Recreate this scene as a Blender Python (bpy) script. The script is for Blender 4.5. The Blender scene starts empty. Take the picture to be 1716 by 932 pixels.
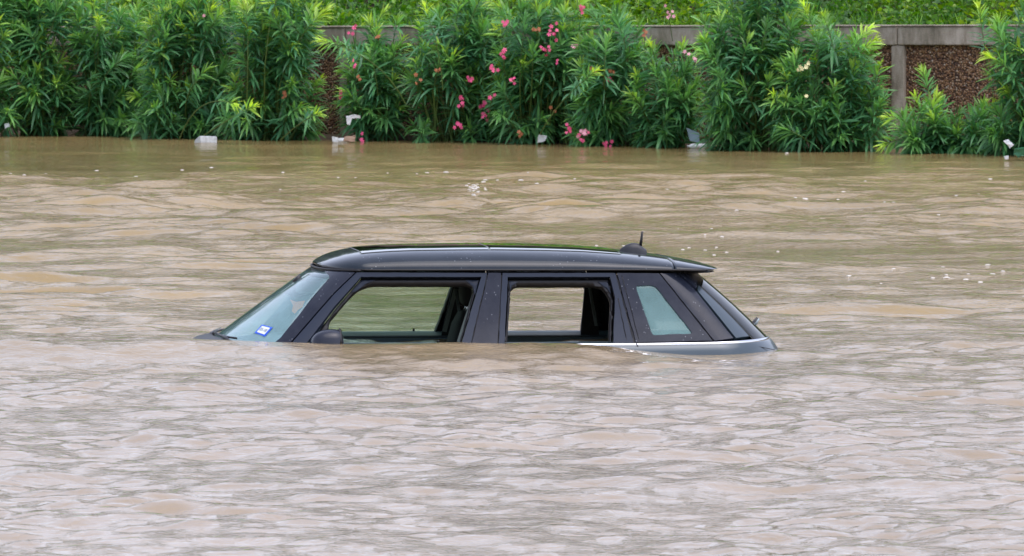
import bpy, bmesh, math, random
import numpy as np
from mathutils import Vector, Matrix, noise
from mathutils.geometry import delaunay_2d_cdt

rng = np.random.default_rng(11)
random.seed(11)
scn = bpy.context.scene
C = scn.collection

# ------------------------------------------------------------------ camera
CAM_H = 2.84
FPX = 20000.0                     # focal length in pixels of the 1716 px wide photograph
cam_d = bpy.data.cameras.new('camera')
cam = bpy.data.objects.new('camera', cam_d)
C.objects.link(cam)
cam.location = (0, 0, CAM_H)
PITCH = math.atan(766 / FPX)
cam.rotation_euler = (math.pi / 2 - PITCH, 0, 0)
cam_d.sensor_width = 36
cam_d.lens = FPX / 1716 * 36
cam_d.clip_start = 1
cam_d.clip_end = 3000
cam_d.dof.use_dof = True
cam_d.dof.focus_distance = 64.0
cam_d.dof.aperture_fstop = 29
scn.camera = cam

# ------------------------------------------------------------------ sky and sun
SUN_EL, SUN_AZ = math.radians(70), math.radians(128)      # azimuth clockwise from +Y
w = bpy.data.worlds.new('World')
scn.world = w
w.use_nodes = True
nt = w.node_tree
nt.nodes.clear()
sky = nt.nodes.new('ShaderNodeTexSky')
sky.sky_type = 'NISHITA'
sky.sun_disc = False
sky.sun_elevation = SUN_EL
sky.sun_rotation = SUN_AZ
sky.air_density = 1.0
sky.dust_density = 2.0
hsv = nt.nodes.new('ShaderNodeHueSaturation')
hsv.inputs['Saturation'].default_value = 0.50
bg = nt.nodes.new('ShaderNodeBackground')
bg.inputs['Strength'].default_value = 0.15
wo = nt.nodes.new('ShaderNodeOutputWorld')
nt.links.new(sky.outputs[0], hsv.inputs['Color'])
cloud = nt.nodes.new('ShaderNodeMixRGB')
cloud.blend_type = 'MULTIPLY'
cloud.inputs[0].default_value = 1
cloud.inputs[2].default_value = (.98, .945, 1.015, 1)
nt.links.new(hsv.outputs[0], cloud.inputs[1])
nt.links.new(cloud.outputs[0], bg.inputs['Color'])
nt.links.new(bg.outputs[0], wo.inputs['Surface'])
sd = bpy.data.lights.new('sun', 'SUN')
sd.energy = 0.5
sd.angle = math.radians(60)
sd.color = (1.0, 0.97, 0.92)
sun = bpy.data.objects.new('sun', sd)
C.objects.link(sun)
sdir = Vector((math.sin(SUN_AZ) * math.cos(SUN_EL), math.cos(SUN_AZ) * math.cos(SUN_EL), math.sin(SUN_EL)))
sun.rotation_euler = sdir.to_track_quat('Z', 'Y').to_euler()
sun.location = (0, 0, 60)
scn.view_settings.view_transform = 'Standard'
scn.view_settings.look = 'None'
scn.view_settings.exposure = 1.03
scn.view_settings.gamma = 1.0

# ------------------------------------------------------------------ helpers
cp, sp = math.cos(PITCH), math.sin(PITCH)


def ray(px, py):
    a, b = (px - 858) / FPX, (466 - py) / FPX
    return np.array([a, cp + b * sp, -sp + b * cp])


def at(px, py, Y):                      # world point at depth Y seen at photo pixel
    r = ray(px, py)
    return Vector(tuple(r * (Y / r[1]) + np.array([0, 0, CAM_H])))


def project(P):                         # (N,3) world -> (N,2) photo pixels
    P = np.asarray(P, float)
    d = P - np.array([0, 0, CAM_H])
    zc = d[..., 1] * cp - d[..., 2] * sp
    yc = d[..., 1] * sp + d[..., 2] * cp
    return np.stack([858 + FPX * d[..., 0] / zc, 466 - FPX * yc / zc], -1)


def mesh_obj(name, verts, faces, m=None, parent=None, smooth=True, loc=None):
    me = bpy.data.meshes.new(name)
    verts = np.asarray(verts, float)
    me.from_pydata(verts.tolist(), [], [list(map(int, f)) for f in faces])
    if smooth:
        me.polygons.foreach_set('use_smooth', [True] * len(me.polygons))
    me.update()
    o = bpy.data.objects.new(name, me)
    C.objects.link(o)
    if m:
        me.materials.append(m)
    if parent:
        o.parent = parent
    if loc is not None:
        o.location = loc
    return o


def fast_mesh(name, V, F, m=None, parent=None, smooth=True, tint=None):
    """V (N,3), F: list of (M,k) int arrays"""
    me = bpy.data.meshes.new(name)
    me.vertices.add(len(V))
    me.vertices.foreach_set('co', np.asarray(V, np.float32).ravel())
    idx = np.concatenate([f.ravel() for f in F]).astype(np.int32)
    cnt = np.concatenate([np.full(len(f), f.shape[1], np.int32) for f in F])
    st = np.concatenate([[0], np.cumsum(cnt)[:-1]]).astype(np.int32)
    me.loops.add(len(idx))
    me.loops.foreach_set('vertex_index', idx)
    me.polygons.add(len(cnt))
    me.polygons.foreach_set('loop_start', st)
    me.polygons.foreach_set('loop_total', cnt)
    if smooth:
        me.polygons.foreach_set('use_smooth', np.ones(len(cnt), bool))
    me.update(calc_edges=True)
    if tint is not None:
        a = me.color_attributes.new('tint', 'FLOAT_COLOR', 'POINT')
        a.data.foreach_set('color', np.asarray(tint, np.float32).ravel())
    o = bpy.data.objects.new(name, me)
    C.objects.link(o)
    if m:
        me.materials.append(m)
    if parent:
        o.parent = parent
    return o


def thing(name, label, cat, loc=(0, 0, 0), rz=0, group=None):
    o = bpy.data.objects.new(name, None)
    o.empty_display_size = 0.2
    C.objects.link(o)
    o.location = loc
    o.rotation_euler = (0, 0, rz)
    o['label'] = label
    o['category'] = cat
    if group:
        o['group'] = group
    return o


def tag(o, label=None, cat=None, group=None, kind=None):
    if label: o['label'] = label
    if cat: o['category'] = cat
    if group: o['group'] = group
    if kind: o['kind'] = kind
    return o


def solidify(o, t, off=-1.0, bevel=0):
    md = o.modifiers.new('solid', 'SOLIDIFY')
    md.thickness = t
    md.offset = off
    md.use_even_offset = False
    if bevel:
        b = o.modifiers.new('bevel', 'BEVEL')
        b.width = bevel
        b.segments = 2
        b.limit_method = 'ANGLE'
    return o


def tube_geo(path, radii, n=8):
    path = [Vector(p) for p in path]
    if not hasattr(radii, '__len__'):
        radii = [radii] * len(path)
    V, F = [], []
    up = Vector((0, 0, 1))
    for i, p in enumerate(path):
        d = (path[min(i + 1, len(path) - 1)] - path[max(i - 1, 0)]).normalized()
        a = d.cross(up)
        if a.length < .05:
            a = d.cross(Vector((0, 1, 0)))
        a.normalize()
        b = a.cross(d)
        for k in range(n):
            t = 2 * math.pi * k / n
            V.append(p + (a * math.cos(t) + b * math.sin(t)) * radii[i])
    for i in range(len(path) - 1):
        for k in range(n):
            F.append((i * n + k, i * n + (k + 1) % n, (i + 1) * n + (k + 1) % n, (i + 1) * n + k))
    F.append(tuple(range(n - 1, -1, -1)))
    F.append(tuple((len(path) - 1) * n + k for k in range(n)))
    return V, F


def tube(name, path, radii, m, parent=None, n=8):
    V, F = tube_geo(path, radii, n)
    return mesh_obj(name, V, F, m, parent)


def box_bm(bm, c, s, rz=0, bev=0.0):
    r = bmesh.ops.create_cube(bm, size=1)
    vs = r['verts']
    bmesh.ops.scale(bm, vec=s, verts=vs)
    if bev:
        es = list({e for v in vs for e in v.link_edges})
        rr = bmesh.ops.bevel(bm, geom=es, offset=bev, segments=2, affect='EDGES', profile=.6)
        vs = list({v for f in rr['faces'] for v in f.verts} | {v for v in vs if v.is_valid})
    bmesh.ops.rotate(bm, cent=(0, 0, 0), matrix=Matrix.Rotation(rz, 3, 'Z'), verts=vs)
    bmesh.ops.translate(bm, vec=c, verts=vs)
    return vs


def bm_obj(name, bm, m, parent=None, smooth=False):
    me = bpy.data.meshes.new(name)
    bm.to_mesh(me)
    bm.free()
    o = bpy.data.objects.new(name, me)
    C.objects.link(o)
    me.materials.append(m)
    if smooth:
        me.polygons.foreach_set('use_smooth', [True] * len(me.polygons))
    if parent:
        o.parent = parent
    return o


# ------------------------------------------------------------------ materials
def mat(name):
    m = bpy.data.materials.new(name)
    m.use_nodes = True
    t = m.node_tree
    t.nodes.clear()
    out = t.nodes.new('ShaderNodeOutputMaterial')
    return m, t, out


def N(t, typ, **kw):
    n = t.nodes.new(typ)
    for k, v in kw.items():
        if hasattr(n, k) and k not in n.inputs:
            setattr(n, k, v)
        else:
            n.inputs[k].default_value = v
    return n


def ramp(t, src, stops):
    r = t.nodes.new('ShaderNodeValToRGB')
    e = r.color_ramp.elements
    while len(e) < len(stops):
        e.new(0.5)
    for el, (p, c) in zip(e, stops):
        el.position = p
        el.color = (*c, 1)
    t.links.new(src, r.inputs[0])
    return r


def pbsdf(name, col, rough=.4, metal=0, coat=0, coat_r=.05, spec=.5, var=.0, vscale=8, bump=0, bscale=60, rvar=0):
    m, t, out = mat(name)
    p = N(t, 'ShaderNodeBsdfPrincipled')
    p.inputs['Base Color'].default_value = (*col, 1)
    p.inputs['Roughness'].default_value = rough
    p.inputs['Metallic'].default_value = metal
    p.inputs['Coat Weight'].default_value = coat
    p.inputs['Coat Roughness'].default_value = coat_r
    p.inputs['Specular IOR Level'].default_value = spec
    t.links.new(p.outputs[0], out.inputs[0])
    tc = N(t, 'ShaderNodeTexCoord')
    if var:
        n = N(t, 'ShaderNodeTexNoise', Scale=vscale, Detail=5.0)
        t.links.new(tc.outputs['Object'], n.inputs['Vector'])
        r = ramp(t, n.outputs['Fac'], [(.3, tuple(c * (1 - var) for c in col)), (.7, tuple(min(1, c * (1 + var)) for c in col))])
        t.links.new(r.outputs[0], p.inputs['Base Color'])
    if rvar:
        n = N(t, 'ShaderNodeTexNoise', Scale=14.0, Detail=6.0)
        t.links.new(tc.outputs['Object'], n.inputs['Vector'])
        mr = N(t, 'ShaderNodeMapRange')
        mr.inputs[3].default_value = max(0, rough - rvar)
        mr.inputs[4].default_value = rough + rvar
        t.links.new(n.outputs['Fac'], mr.inputs[0])
        t.links.new(mr.outputs[0], p.inputs['Roughness'])
    if bump:
        n = N(t, 'ShaderNodeTexNoise', Scale=bscale, Detail=3.0)
        t.links.new(tc.outputs['Object'], n.inputs['Vector'])
        b = N(t, 'ShaderNodeBump', Strength=bump, Distance=.01)
        t.links.new(n.outputs['Fac'], b.inputs['Height'])
        t.links.new(b.outputs[0], p.inputs['Normal'])
    return m


def wet_black(name, col, rough, drops=.5, film=.12, spots=1.0):
    """glossy car panel with rain beads and a thin dried-mud film"""
    m, t, out = mat(name)
    p = N(t, 'ShaderNodeBsdfPrincipled')
    p.inputs['Roughness'].default_value = rough
    p.inputs['Coat Weight'].default_value = .15
    p.inputs['Specular IOR Level'].default_value = .26
    p.inputs['Coat Roughness'].default_value = .08
    tc = N(t, 'ShaderNodeTexCoord')
    n = N(t, 'ShaderNodeTexNoise', Scale=5.0, Detail=8.0, Roughness=.65)
    t.links.new(tc.outputs['Object'], n.inputs['Vector'])
    r = ramp(t, n.outputs['Fac'], [(.35, col), (.8, tuple(c + film * k for c, k in zip(col, (.9, .95, 1.1))))])
    v = N(t, 'ShaderNodeTexVoronoi', Scale=38.0)
    t.links.new(tc.outputs['Object'], v.inputs['Vector'])
    lt = N(t, 'ShaderNodeMath', operation='LESS_THAN')
    lt.inputs[1].default_value = .11
    t.links.new(v.outputs['Distance'], lt.inputs[0])
    mul = N(t, 'ShaderNodeMath', operation='MULTIPLY')
    n2 = N(t, 'ShaderNodeTexNoise', Scale=4.0, Detail=2.0)
    t.links.new(tc.outputs['Object'], n2.inputs['Vector'])
    gt = N(t, 'ShaderNodeMath', operation='GREATER_THAN')
    gt.inputs[1].default_value = .47
    t.links.new(n2.outputs['Fac'], gt.inputs[0])
    t.links.new(lt.outputs[0], mul.inputs[0])
    t.links.new(gt.outputs[0], mul.inputs[1])
    mx = N(t, 'ShaderNodeMixRGB')
    mx.inputs[2].default_value = (.35, .38, .42, 1)
    m2 = N(t, 'ShaderNodeMath', operation='MULTIPLY')
    m2.inputs[1].default_value = .5 * spots
    t.links.new(mul.outputs[0], m2.inputs[0])
    t.links.new(m2.outputs[0], mx.inputs[0])
    t.links.new(r.outputs[0], mx.inputs[1])
    t.links.new(mx.outputs[0], p.inputs['Base Color'])
    v2 = N(t, 'ShaderNodeTexVoronoi', Scale=110.0)
    t.links.new(tc.outputs['Object'], v2.inputs['Vector'])
    b = N(t, 'ShaderNodeBump', Strength=drops, Distance=.002)
    t.links.new(v2.outputs['Distance'], b.inputs['Height'])
    t.links.new(b.outputs[0], p.inputs['Normal'])
    t.links.new(p.outputs[0], out.inputs[0])
    return m


def glass(name, tint, mist_sheen=.0, mist_sheen_col=(.5, .65, .68), streak=False):
    m, t, out = mat(name)
    tr = N(t, 'ShaderNodeBsdfTransparent')
    tr.inputs[0].default_value = (*tint, 1)
    gl = N(t, 'ShaderNodeBsdfGlossy')
    gl.inputs['Roughness'].default_value = .04
    df = N(t, 'ShaderNodeBsdfDiffuse')
    df.inputs[0].default_value = (*mist_sheen_col, 1)
    lw = N(t, 'ShaderNodeLayerWeight', Blend=.5)
    pw_ = N(t, 'ShaderNodeMath', operation='POWER')
    pw_.inputs[1].default_value = 5.0
    t.links.new(lw.outputs['Facing'], pw_.inputs[0])
    fr = N(t, 'ShaderNodeMath', operation='MULTIPLY_ADD')
    fr.inputs[1].default_value = .96
    fr.inputs[2].default_value = .04
    t.links.new(pw_.outputs[0], fr.inputs[0])
    m1 = N(t, 'ShaderNodeMixShader')
    m1.inputs[0].default_value = mist_sheen
    if mist_sheen:
        tc = N(t, 'ShaderNodeTexCoord')
        n = N(t, 'ShaderNodeTexNoise', Scale=3.0, Detail=4.0)
        t.links.new(tc.outputs['Object'], n.inputs['Vector'])
        mr = N(t, 'ShaderNodeMapRange')
        mr.inputs[1].default_value = .3
        mr.inputs[2].default_value = .7
        mr.inputs[3].default_value = mist_sheen * .6
        mr.inputs[4].default_value = min(1, mist_sheen * 1.3)
        t.links.new(n.outputs['Fac'], mr.inputs[0])
        t.links.new(mr.outputs[0], m1.inputs[0])
    m2 = N(t, 'ShaderNodeMixShader')
    t.links.new(tr.outputs[0], m1.inputs[1])
    t.links.new(df.outputs[0], m1.inputs[2])
    t.links.new(fr.outputs[0], m2.inputs[0])
    t.links.new(m1.outputs[0], m2.inputs[1])
    t.links.new(gl.outputs[0], m2.inputs[2])
    t.links.new(m2.outputs[0], out.inputs[0])
    return m


M = {}
M['roof'] = wet_black('roof_paint', (.007, .015, .024), .12, drops=.04, film=.02)
M['roof'].node_tree.nodes['Principled BSDF'].inputs['Coat Weight'].default_value = .35
M['roof'].node_tree.nodes['Principled BSDF'].inputs['Coat Roughness'].default_value = .03
M['panel'] = wet_black('pillar_gloss', (.011, .015, .028), .20, drops=.06, film=.03)
M['frame'] = pbsdf('door_frame', (.018, .027, .048), .32, coat=.05, spec=.3)
M['paint'] = pbsdf('body_paint', (.045, .070, .088), .30, metal=.2, coat=.45, coat_r=.04, var=.08, vscale=3)
M['black'] = pbsdf('black_rubber', (.008, .008, .010), .45)
M['blackgloss'] = pbsdf('black_gloss', (.008, .009, .011), .35, spec=.25)
M['plastic'] = pbsdf('black_plastic', (.025, .027, .032), .42, var=.2)
M['darkcloth'] = pbsdf('seat_cloth', (.016, .018, .018), .85, var=.25, bump=.3)
M['trim'] = pbsdf('door_trim', (.10, .15, .17), .45, var=.1)
M['lining'] = pbsdf('lining', (.05, .055, .055), .8)
M['belt'] = pbsdf('belt_web', (.16, .20, .18), .6)
M['chrome'] = pbsdf('chrome', (.78, .80, .84), .16, metal=1)
M['roofglass'] = pbsdf('sunroof_glass', (.006, .008, .007), .03, coat=1, coat_r=.01)
M['seam'] = pbsdf('sunroof_seal', (.16, .18, .17), .4)
M['mirror'] = pbsdf('mirror_glass', (.30, .36, .38), .25, metal=.3)
M['sticker_blue'] = pbsdf('sticker_blue', (.005, .10, .75), .4)
M['sticker_white'] = pbsdf('sticker_white', (.80, .85, .88), .4)
M['ink'] = pbsdf('ink', (.06, .10, .14), .5)
M['orange'] = pbsdf('orange_paper', (1.0, .22, .01), .6, var=.15)
M['windshield'] = glass('windshield_glass', (.90, .98, .98), .19, (.58, .92, .97))  # pale cyan is mist plus sky brightness painted into the glass
M['greenglass'] = glass('side_glass', (.80, .92, .80), .08, (.35, .48, .38))
M['quarterglass'] = glass('quarter_glass', (.62, .82, .80), .30, (.34, .56, .56))
M['rearglass'] = glass('rear_glass', (.10, .14, .14), .05, (.04, .07, .07))
M['white'] = pbsdf('white_plastic', (.62, .65, .66), .5, var=.25, vscale=30)
M['bluegrey'] = pbsdf('weathered_board', (.22, .32, .38), .6, var=.15)
M['grey'] = pbsdf('grey_litter', (.42, .46, .46), .6, var=.2)
M['brownlitter'] = pbsdf('brown_litter', (.30, .20, .14), .8, var=.3)
M['foam'] = pbsdf('foam', (.66, .63, .57), .6)
M['petal'] = pbsdf('petal_pink', (.85, .10, .26), .5, var=.15, vscale=40)
M['petal_pale'] = pbsdf('petal_pale', (.85, .40, .48), .5)
M['petal_cream'] = pbsdf('petal_cream', (.85, .80, .42), .5)
M['petal_dead'] = pbsdf('petal_dead', (.42, .14, .06), .7, var=.3, vscale=40)
M['stem'] = pbsdf('green_stem', (.10, .17, .04), .5, var=.3)
M['soil'] = pbsdf('soil', (.075, .055, .035), .9, var=.4, vscale=5, bump=.6, bscale=20)


def leaf_mat(name, old, mid, young, transl=.38, rough=.40):
    m, t, out = mat(name)
    at_ = N(t, 'ShaderNodeAttribute', attribute_name='tint')
    sep = N(t, 'ShaderNodeSeparateColor')
    t.links.new(at_.outputs['Color'], sep.inputs[0])
    r = ramp(t, sep.outputs[0], [(0, old), (.5, mid), (1, young)])
    hs = N(t, 'ShaderNodeHueSaturation')
    mr = N(t, 'ShaderNodeMapRange')
    mr.inputs[3].default_value = .7
    mr.inputs[4].default_value = 1.8
    t.links.new(sep.outputs[1], mr.inputs[0])
    t.links.new(mr.outputs[0], hs.inputs['Value'])
    t.links.new(r.outputs[0], hs.inputs['Color'])
    p = N(t, 'ShaderNodeBsdfPrincipled', Roughness=rough)
    p.inputs['Specular IOR Level'].default_value = .6
    t.links.new(hs.outputs[0], p.inputs['Base Color'])
    tl = N(t, 'ShaderNodeBsdfTranslucent')
    h2 = N(t, 'ShaderNodeHueSaturation', Hue=.485, Saturation=1.15, Value=1.3)
    t.links.new(hs.outputs[0], h2.inputs['Color'])
    t.links.new(h2.outputs[0], tl.inputs[0])
    mx = N(t, 'ShaderNodeMixShader')
    mx.inputs[0].default_value = transl
    t.links.new(p.outputs[0], mx.inputs[1])
    t.links.new(tl.outputs[0], mx.inputs[2])
    t.links.new(mx.outputs[0], out.inputs[0])
    return m


M['leaf'] = leaf_mat('oleander_leaf', (.055, .185, .095), (.15, .35, .085), (.45, .62, .10))
M['weed'] = leaf_mat('weed_leaf', (.035, .13, .015), (.10, .25, .02), (.26, .40, .03), .4)
M['wood'] = leaf_mat('wood_leaf', (.012, .040, .010), (.020, .065, .014), (.04, .10, .02), .2, .6)

# ------------------------------------------------------------------ water
def ocean(nx, ny, Lx, Ly, lmin, lmax, seed, aniso=0.0, pw=-2.0, xs_=1.0):
    r = np.random.default_rng(seed)
    kx = np.fft.fftfreq(nx, Lx / nx) * 2 * np.pi
    ky = np.fft.fftfreq(ny, Ly / ny) * 2 * np.pi
    KX, KY = np.meshgrid(kx, ky)
    K = np.hypot(KX * xs_, KY)
    K[0, 0] = 1
    ph = (r.normal(size=K.shape) + 1j * r.normal(size=K.shape))
    kmin, kmax = 2 * np.pi / lmax, 2 * np.pi / lmin
    band = 1 / (1 + (kmin / K) ** 6) * np.exp(-(K / kmax) ** 4)
    A = K ** pw * band
    A *= 1 + aniso * (KY ** 2 - KX ** 2) / K ** 2
    A[0, 0] = 0
    H = A * ph
    h = np.fft.ifft2(H).real
    dx = np.fft.ifft2(-1j * KX / K * H).real
    dy = np.fft.ifft2(-1j * KY / K * H).real
    gx = np.gradient(h, Lx / nx, axis=1)
    gy = np.gradient(h, Ly / ny, axis=0)
    s = math.sqrt((gx ** 2 + gy ** 2).mean())
    return h / s, dx / s, dy / s       # unit rms slope


LX, LY = 24.0, 80.0
NX, NY = 800, 2400
h1, dx1, dy1 = ocean(NX, NY, LX, LY, .10, .95, 5, .0, -1.8, 1.3)
h3, dx3, dy3 = ocean(NX, NY, LX, LY, .14, 1.6, 8, .0, -1.9, 2.6)
h2, dx2, dy2 = ocean(NX, NY, LX, LY, .8, 4.0, 6, .1)


def bil(a, x, y):
    fx = (x / LX * NX) % NX
    fy = (y / LY * NY) % NY
    i, j = fx.astype(int), fy.astype(int)
    u, v = fx - i, fy - j
    i2, j2 = (i + 1) % NX, (j + 1) % NY
    return (a[j % NY, i % NX] * (1 - u) + a[j % NY, i2] * u) * (1 - v) + (a[j2, i % NX] * (1 - u) + a[j2, i2] * u) * v


def smooth(a, b, x):
    t = np.clip((x - a) / (b - a), 0, 1)
    return t * t * (3 - 2 * t)


def vnoise(x, y, s, seed=0):
    r = np.random.default_rng(100 + seed)
    out = 0
    for k in range(7):
        a = r.uniform(0, 2 * np.pi)
        f = s * r.uniform(.6, 1.8)
        out = out + np.sin((x * np.cos(a) * 1.6 + y * np.sin(a) * .8) * f + r.uniform(0, 6.28))
    return out / 3.0


def water_disp(x, y):
    n = vnoise(x, y, .9, 1)
    patch = np.clip(.85 + .38 * n + .22 * vnoise(x, y, 2.6, 4), .62 - .35 * smooth(66, 75, y), 1.5)
    amp = .148 * patch
    back = smooth(63.5, 68, y)
    amp = amp * (1 - .62 * back)
    a3 = .085 * back * patch * np.clip(1 + .5 * vnoise(x * .28, y * .9, 1.6, 7), .2, 2)
    turb = np.exp(-((y - 88.5) / 5.0) ** 2) * (.6 + .4 * vnoise(x, y, 1.1, 2))
    amp = amp + .075 * np.clip(turb, 0, 2)
    a3 = a3 + .07 * np.clip(turb, 0, 2)
    amp = amp * (1 - .80 * smooth(93, 102, y))
    a3 = a3 * (1 - .80 * smooth(93, 102, y))
    edge = smooth(13, 9, np.abs(x)) * smooth(36, 42, y)
    amp = np.clip(amp, .008, 1) * edge
    a3 = a3 * edge
    a2 = (.030 - .016 * back + .035 * np.exp(-((y - 88) / 6.0) ** 2)) * (1 - .7 * smooth(94, 103, y)) * edge
    z = amp * bil(h1, x, y) + a2 * bil(h2, x, y) + a3 * bil(h3, x, y)
    ch = .45
    X = x + ch * (amp * bil(dx1, x, y) + a2 * bil(dx2, x, y) + a3 * bil(dx3, x, y))
    Y = y + ch * (amp * bil(dy1, x, y) + a2 * bil(dy2, x, y) + a3 * bil(dy3, x, y))
    # water heaped against the upstream (front) end and the near flank of the car, falling towards the tail
    rh = .088 - .030 * smooth(-1.4, -.4, x) - .085 * smooth(.15, 1.25, x) + .040 * smooth(1.6, 2.4, x)
    yr = 63.42 - .14 * smooth(.2, 2.6, x) + .05 * np.sin(x * 2.1)
    d = y - yr
    prof = np.where(d < 0, np.exp(-(d / .62) ** 2), np.exp(-(d / .40) ** 2))
    z = z * (1 - .6 * np.exp(-((d - .3) / .8) ** 2) * smooth(2.2, 1.6, np.abs(x))) + rh * prof * smooth(12, 6, np.abs(x))
    # boil
    for bx, by, bh, bw in ((-.42, 90.9, .06, .55), (1.4, 85.5, .045, .7), (-1.7, 86, .035, .6), (3.0, 88, .03, .9)):
        z = z + bh * np.exp(-((x - bx) / bw) ** 2 - ((y - by) / (bw * 1.2)) ** 2)
    return X, Y, z


def grow(start, step, end, g=1.25):
    out, v, s = [], start, step
    while abs(v) < abs(end):
        s *= g
        v = v + s
        out.append(v)
    return out


cols = np.concatenate([-np.array(grow(7.5, .030, 400))[::-1], np.arange(-7.5, 7.5, .030), np.array([7.5] + grow(7.5, .030, 400))])
rows_near = 42 - np.array(grow(0, .05, 120))[::-1]
rows = np.concatenate([rows_near, np.arange(42, 110, .042), np.array([110, 111.5, 114])])
GX, GY = np.meshgrid(cols, rows)
WX, WY, WZ = water_disp(GX, GY)
nr, nc = GX.shape
V = np.stack([WX, WY, WZ], -1).reshape(-1, 3)
I = np.arange(nr * nc).reshape(nr, nc)
F = np.stack([I[:-1, :-1], I[:-1, 1:], I[1:, 1:], I[1:, :-1]], -1).reshape(-1, 4)

m, t, out = mat('muddy_water')
p = N(t, 'ShaderNodeBsdfPrincipled')
p.inputs['IOR'].default_value = 1.33
p.inputs['Roughness'].default_value = .03
tc = N(t, 'ShaderNodeTexCoord')
mp = N(t, 'ShaderNodeMapping')
mp.inputs['Scale'].default_value = (1, .35, 1)
t.links.new(tc.outputs['Object'], mp.inputs['Vector'])
n = N(t, 'ShaderNodeTexNoise', Scale=.8, Detail=6.0, Roughness=.6, Distortion=1.2)
t.links.new(mp.outputs[0], n.inputs['Vector'])
r = ramp(t, n.outputs['Fac'], [(.30, (.27, .19, .070)), (.72, (.38, .275, .125))])       # mud brown of the water beyond the car
r2 = ramp(t, n.outputs['Fac'], [(.30, (.32, .25, .16)), (.72, (.39, .31, .215))])        # near water, its colour shifted paler towards the reflected sky
sx_ = N(t, 'ShaderNodeSeparateXYZ')
t.links.new(tc.outputs['Object'], sx_.inputs[0])
ad = N(t, 'ShaderNodeMath', operation='MULTIPLY_ADD')
t.links.new(n.outputs['Fac'], ad.inputs[0])
ad.inputs[1].default_value = 10.0
t.links.new(sx_.outputs['Y'], ad.inputs[2])
mr = N(t, 'ShaderNodeMapRange')
mr.inputs[1].default_value = 62
mr.inputs[2].default_value = 76
t.links.new(ad.outputs[0], mr.inputs[0])
mx = N(t, 'ShaderNodeMixRGB')
t.links.new(mr.outputs[0], mx.inputs[0])
t.links.new(r2.outputs[0], mx.inputs[1])
t.links.new(r.outputs[0], mx.inputs[2])
t.links.new(mx.outputs[0], p.inputs['Base Color'])
nb = N(t, 'ShaderNodeTexNoise', Scale=16.0, Detail=4.0, Roughness=.6, Distortion=.6)
t.links.new(tc.outputs['Object'], nb.inputs['Vector'])
b = N(t, 'ShaderNodeBump', Strength=.75, Distance=.012)
t.links.new(nb.outputs['Fac'], b.inputs['Height'])
t.links.new(b.outputs[0], p.inputs['Normal'])
t.links.new(p.outputs[0], out.inputs[0])
M['water'] = m
water = fast_mesh('water', V, [F], m)
tag(water, kind='structure')


def water_z(x, y):
    return float(water_disp(np.array([float(x)]), np.array([float(y)]))[2][0])


# ------------------------------------------------------------------ riverbank ground
def wall_y(x):
    return 106.75 - .68 * (x + 1.52)          # line of the wall across the picture


WALL_ANG = math.atan(-.68)


def wall_top(x):
    return 2.84 - (344 - .35 * (x + 1.5)) * wall_y(x) / FPX


gx = np.concatenate([[-600, -200, -60, -25], np.arange(-12, 12.01, .25), [25, 60, 200, 600]])
goff = np.array([-40, -3.2, -1.6, -1.0, -.7, -.4, -.12, .0, .13, .30, .8, 1.5, 2.5, 4, 6, 9, 14, 25, 60, 200, 900])
V, I = [], {}
for j, o in enumerate(goff):
    for i, x in enumerate(gx):
        xx = max(-14, min(14, x))
        wt = wall_top(xx)
        if o < -1.5: z = -1.5
        elif o <= .05: z = {-1.0: -.25, -.7: -.10, -.4: -.02, -.12: .03, 0: .04}.get(float(o), -.6)
        else:
            z = wt - .06 + min(o, 30) * .19 * (1 - math.exp(-o / 1.5)) + (o > .5) * .10 * noise.noise((x * .8, o * .8, 3))
        V.append((x, wall_y(xx) + o, z))
nx_ = len(gx)
F = [(j * nx_ + i, j * nx_ + i + 1, (j + 1) * nx_ + i + 1, (j + 1) * nx_ + i) for j in range(len(goff) - 1) for i in range(nx_ - 1)]
bank = mesh_obj('riverbank', V, F, M['soil'])
tag(bank, kind='structure')
bed = mesh_obj('ground', [(-3000, -1000, -1.9), (3000, -1000, -1.9), (3000, 3000, -1.9), (-3000, 3000, -1.9)], [(0, 1, 2, 3)], M['soil'])
tag(bed, kind='structure')

# ------------------------------------------------------------------ wall
def concrete():
    m, t, out = mat('weathered_concrete')
    p = N(t, 'ShaderNodeBsdfPrincipled', Roughness=.85)
    tc = N(t, 'ShaderNodeTexCoord')
    n = N(t, 'ShaderNodeTexNoise', Scale=2.2, Detail=8.0, Roughness=.7)
    mp = N(t, 'ShaderNodeMapping')
    mp.inputs['Scale'].default_value = (2.2, 2.2, .7)
    t.links.new(tc.outputs['Object'], mp.inputs['Vector'])
    t.links.new(mp.outputs[0], n.inputs['Vector'])
    r = ramp(t, n.outputs['Fac'], [(.34, (.13, .115, .075)), (.5, (.33, .28, .22)), (.64, (.50, .44, .37))])
    t.links.new(r.outputs[0], p.inputs['Base Color'])
    n2 = N(t, 'ShaderNodeTexNoise', Scale=60.0, Detail=4.0)
    t.links.new(tc.outputs['Object'], n2.inputs['Vector'])
    b = N(t, 'ShaderNodeBump', Strength=.5, Distance=.01)
    t.links.new(n2.outputs['Fac'], b.inputs['Height'])
    t.links.new(b.outputs[0], p.inputs['Normal'])
    t.links.new(p.outputs[0], out.inputs[0])
    return m


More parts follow.
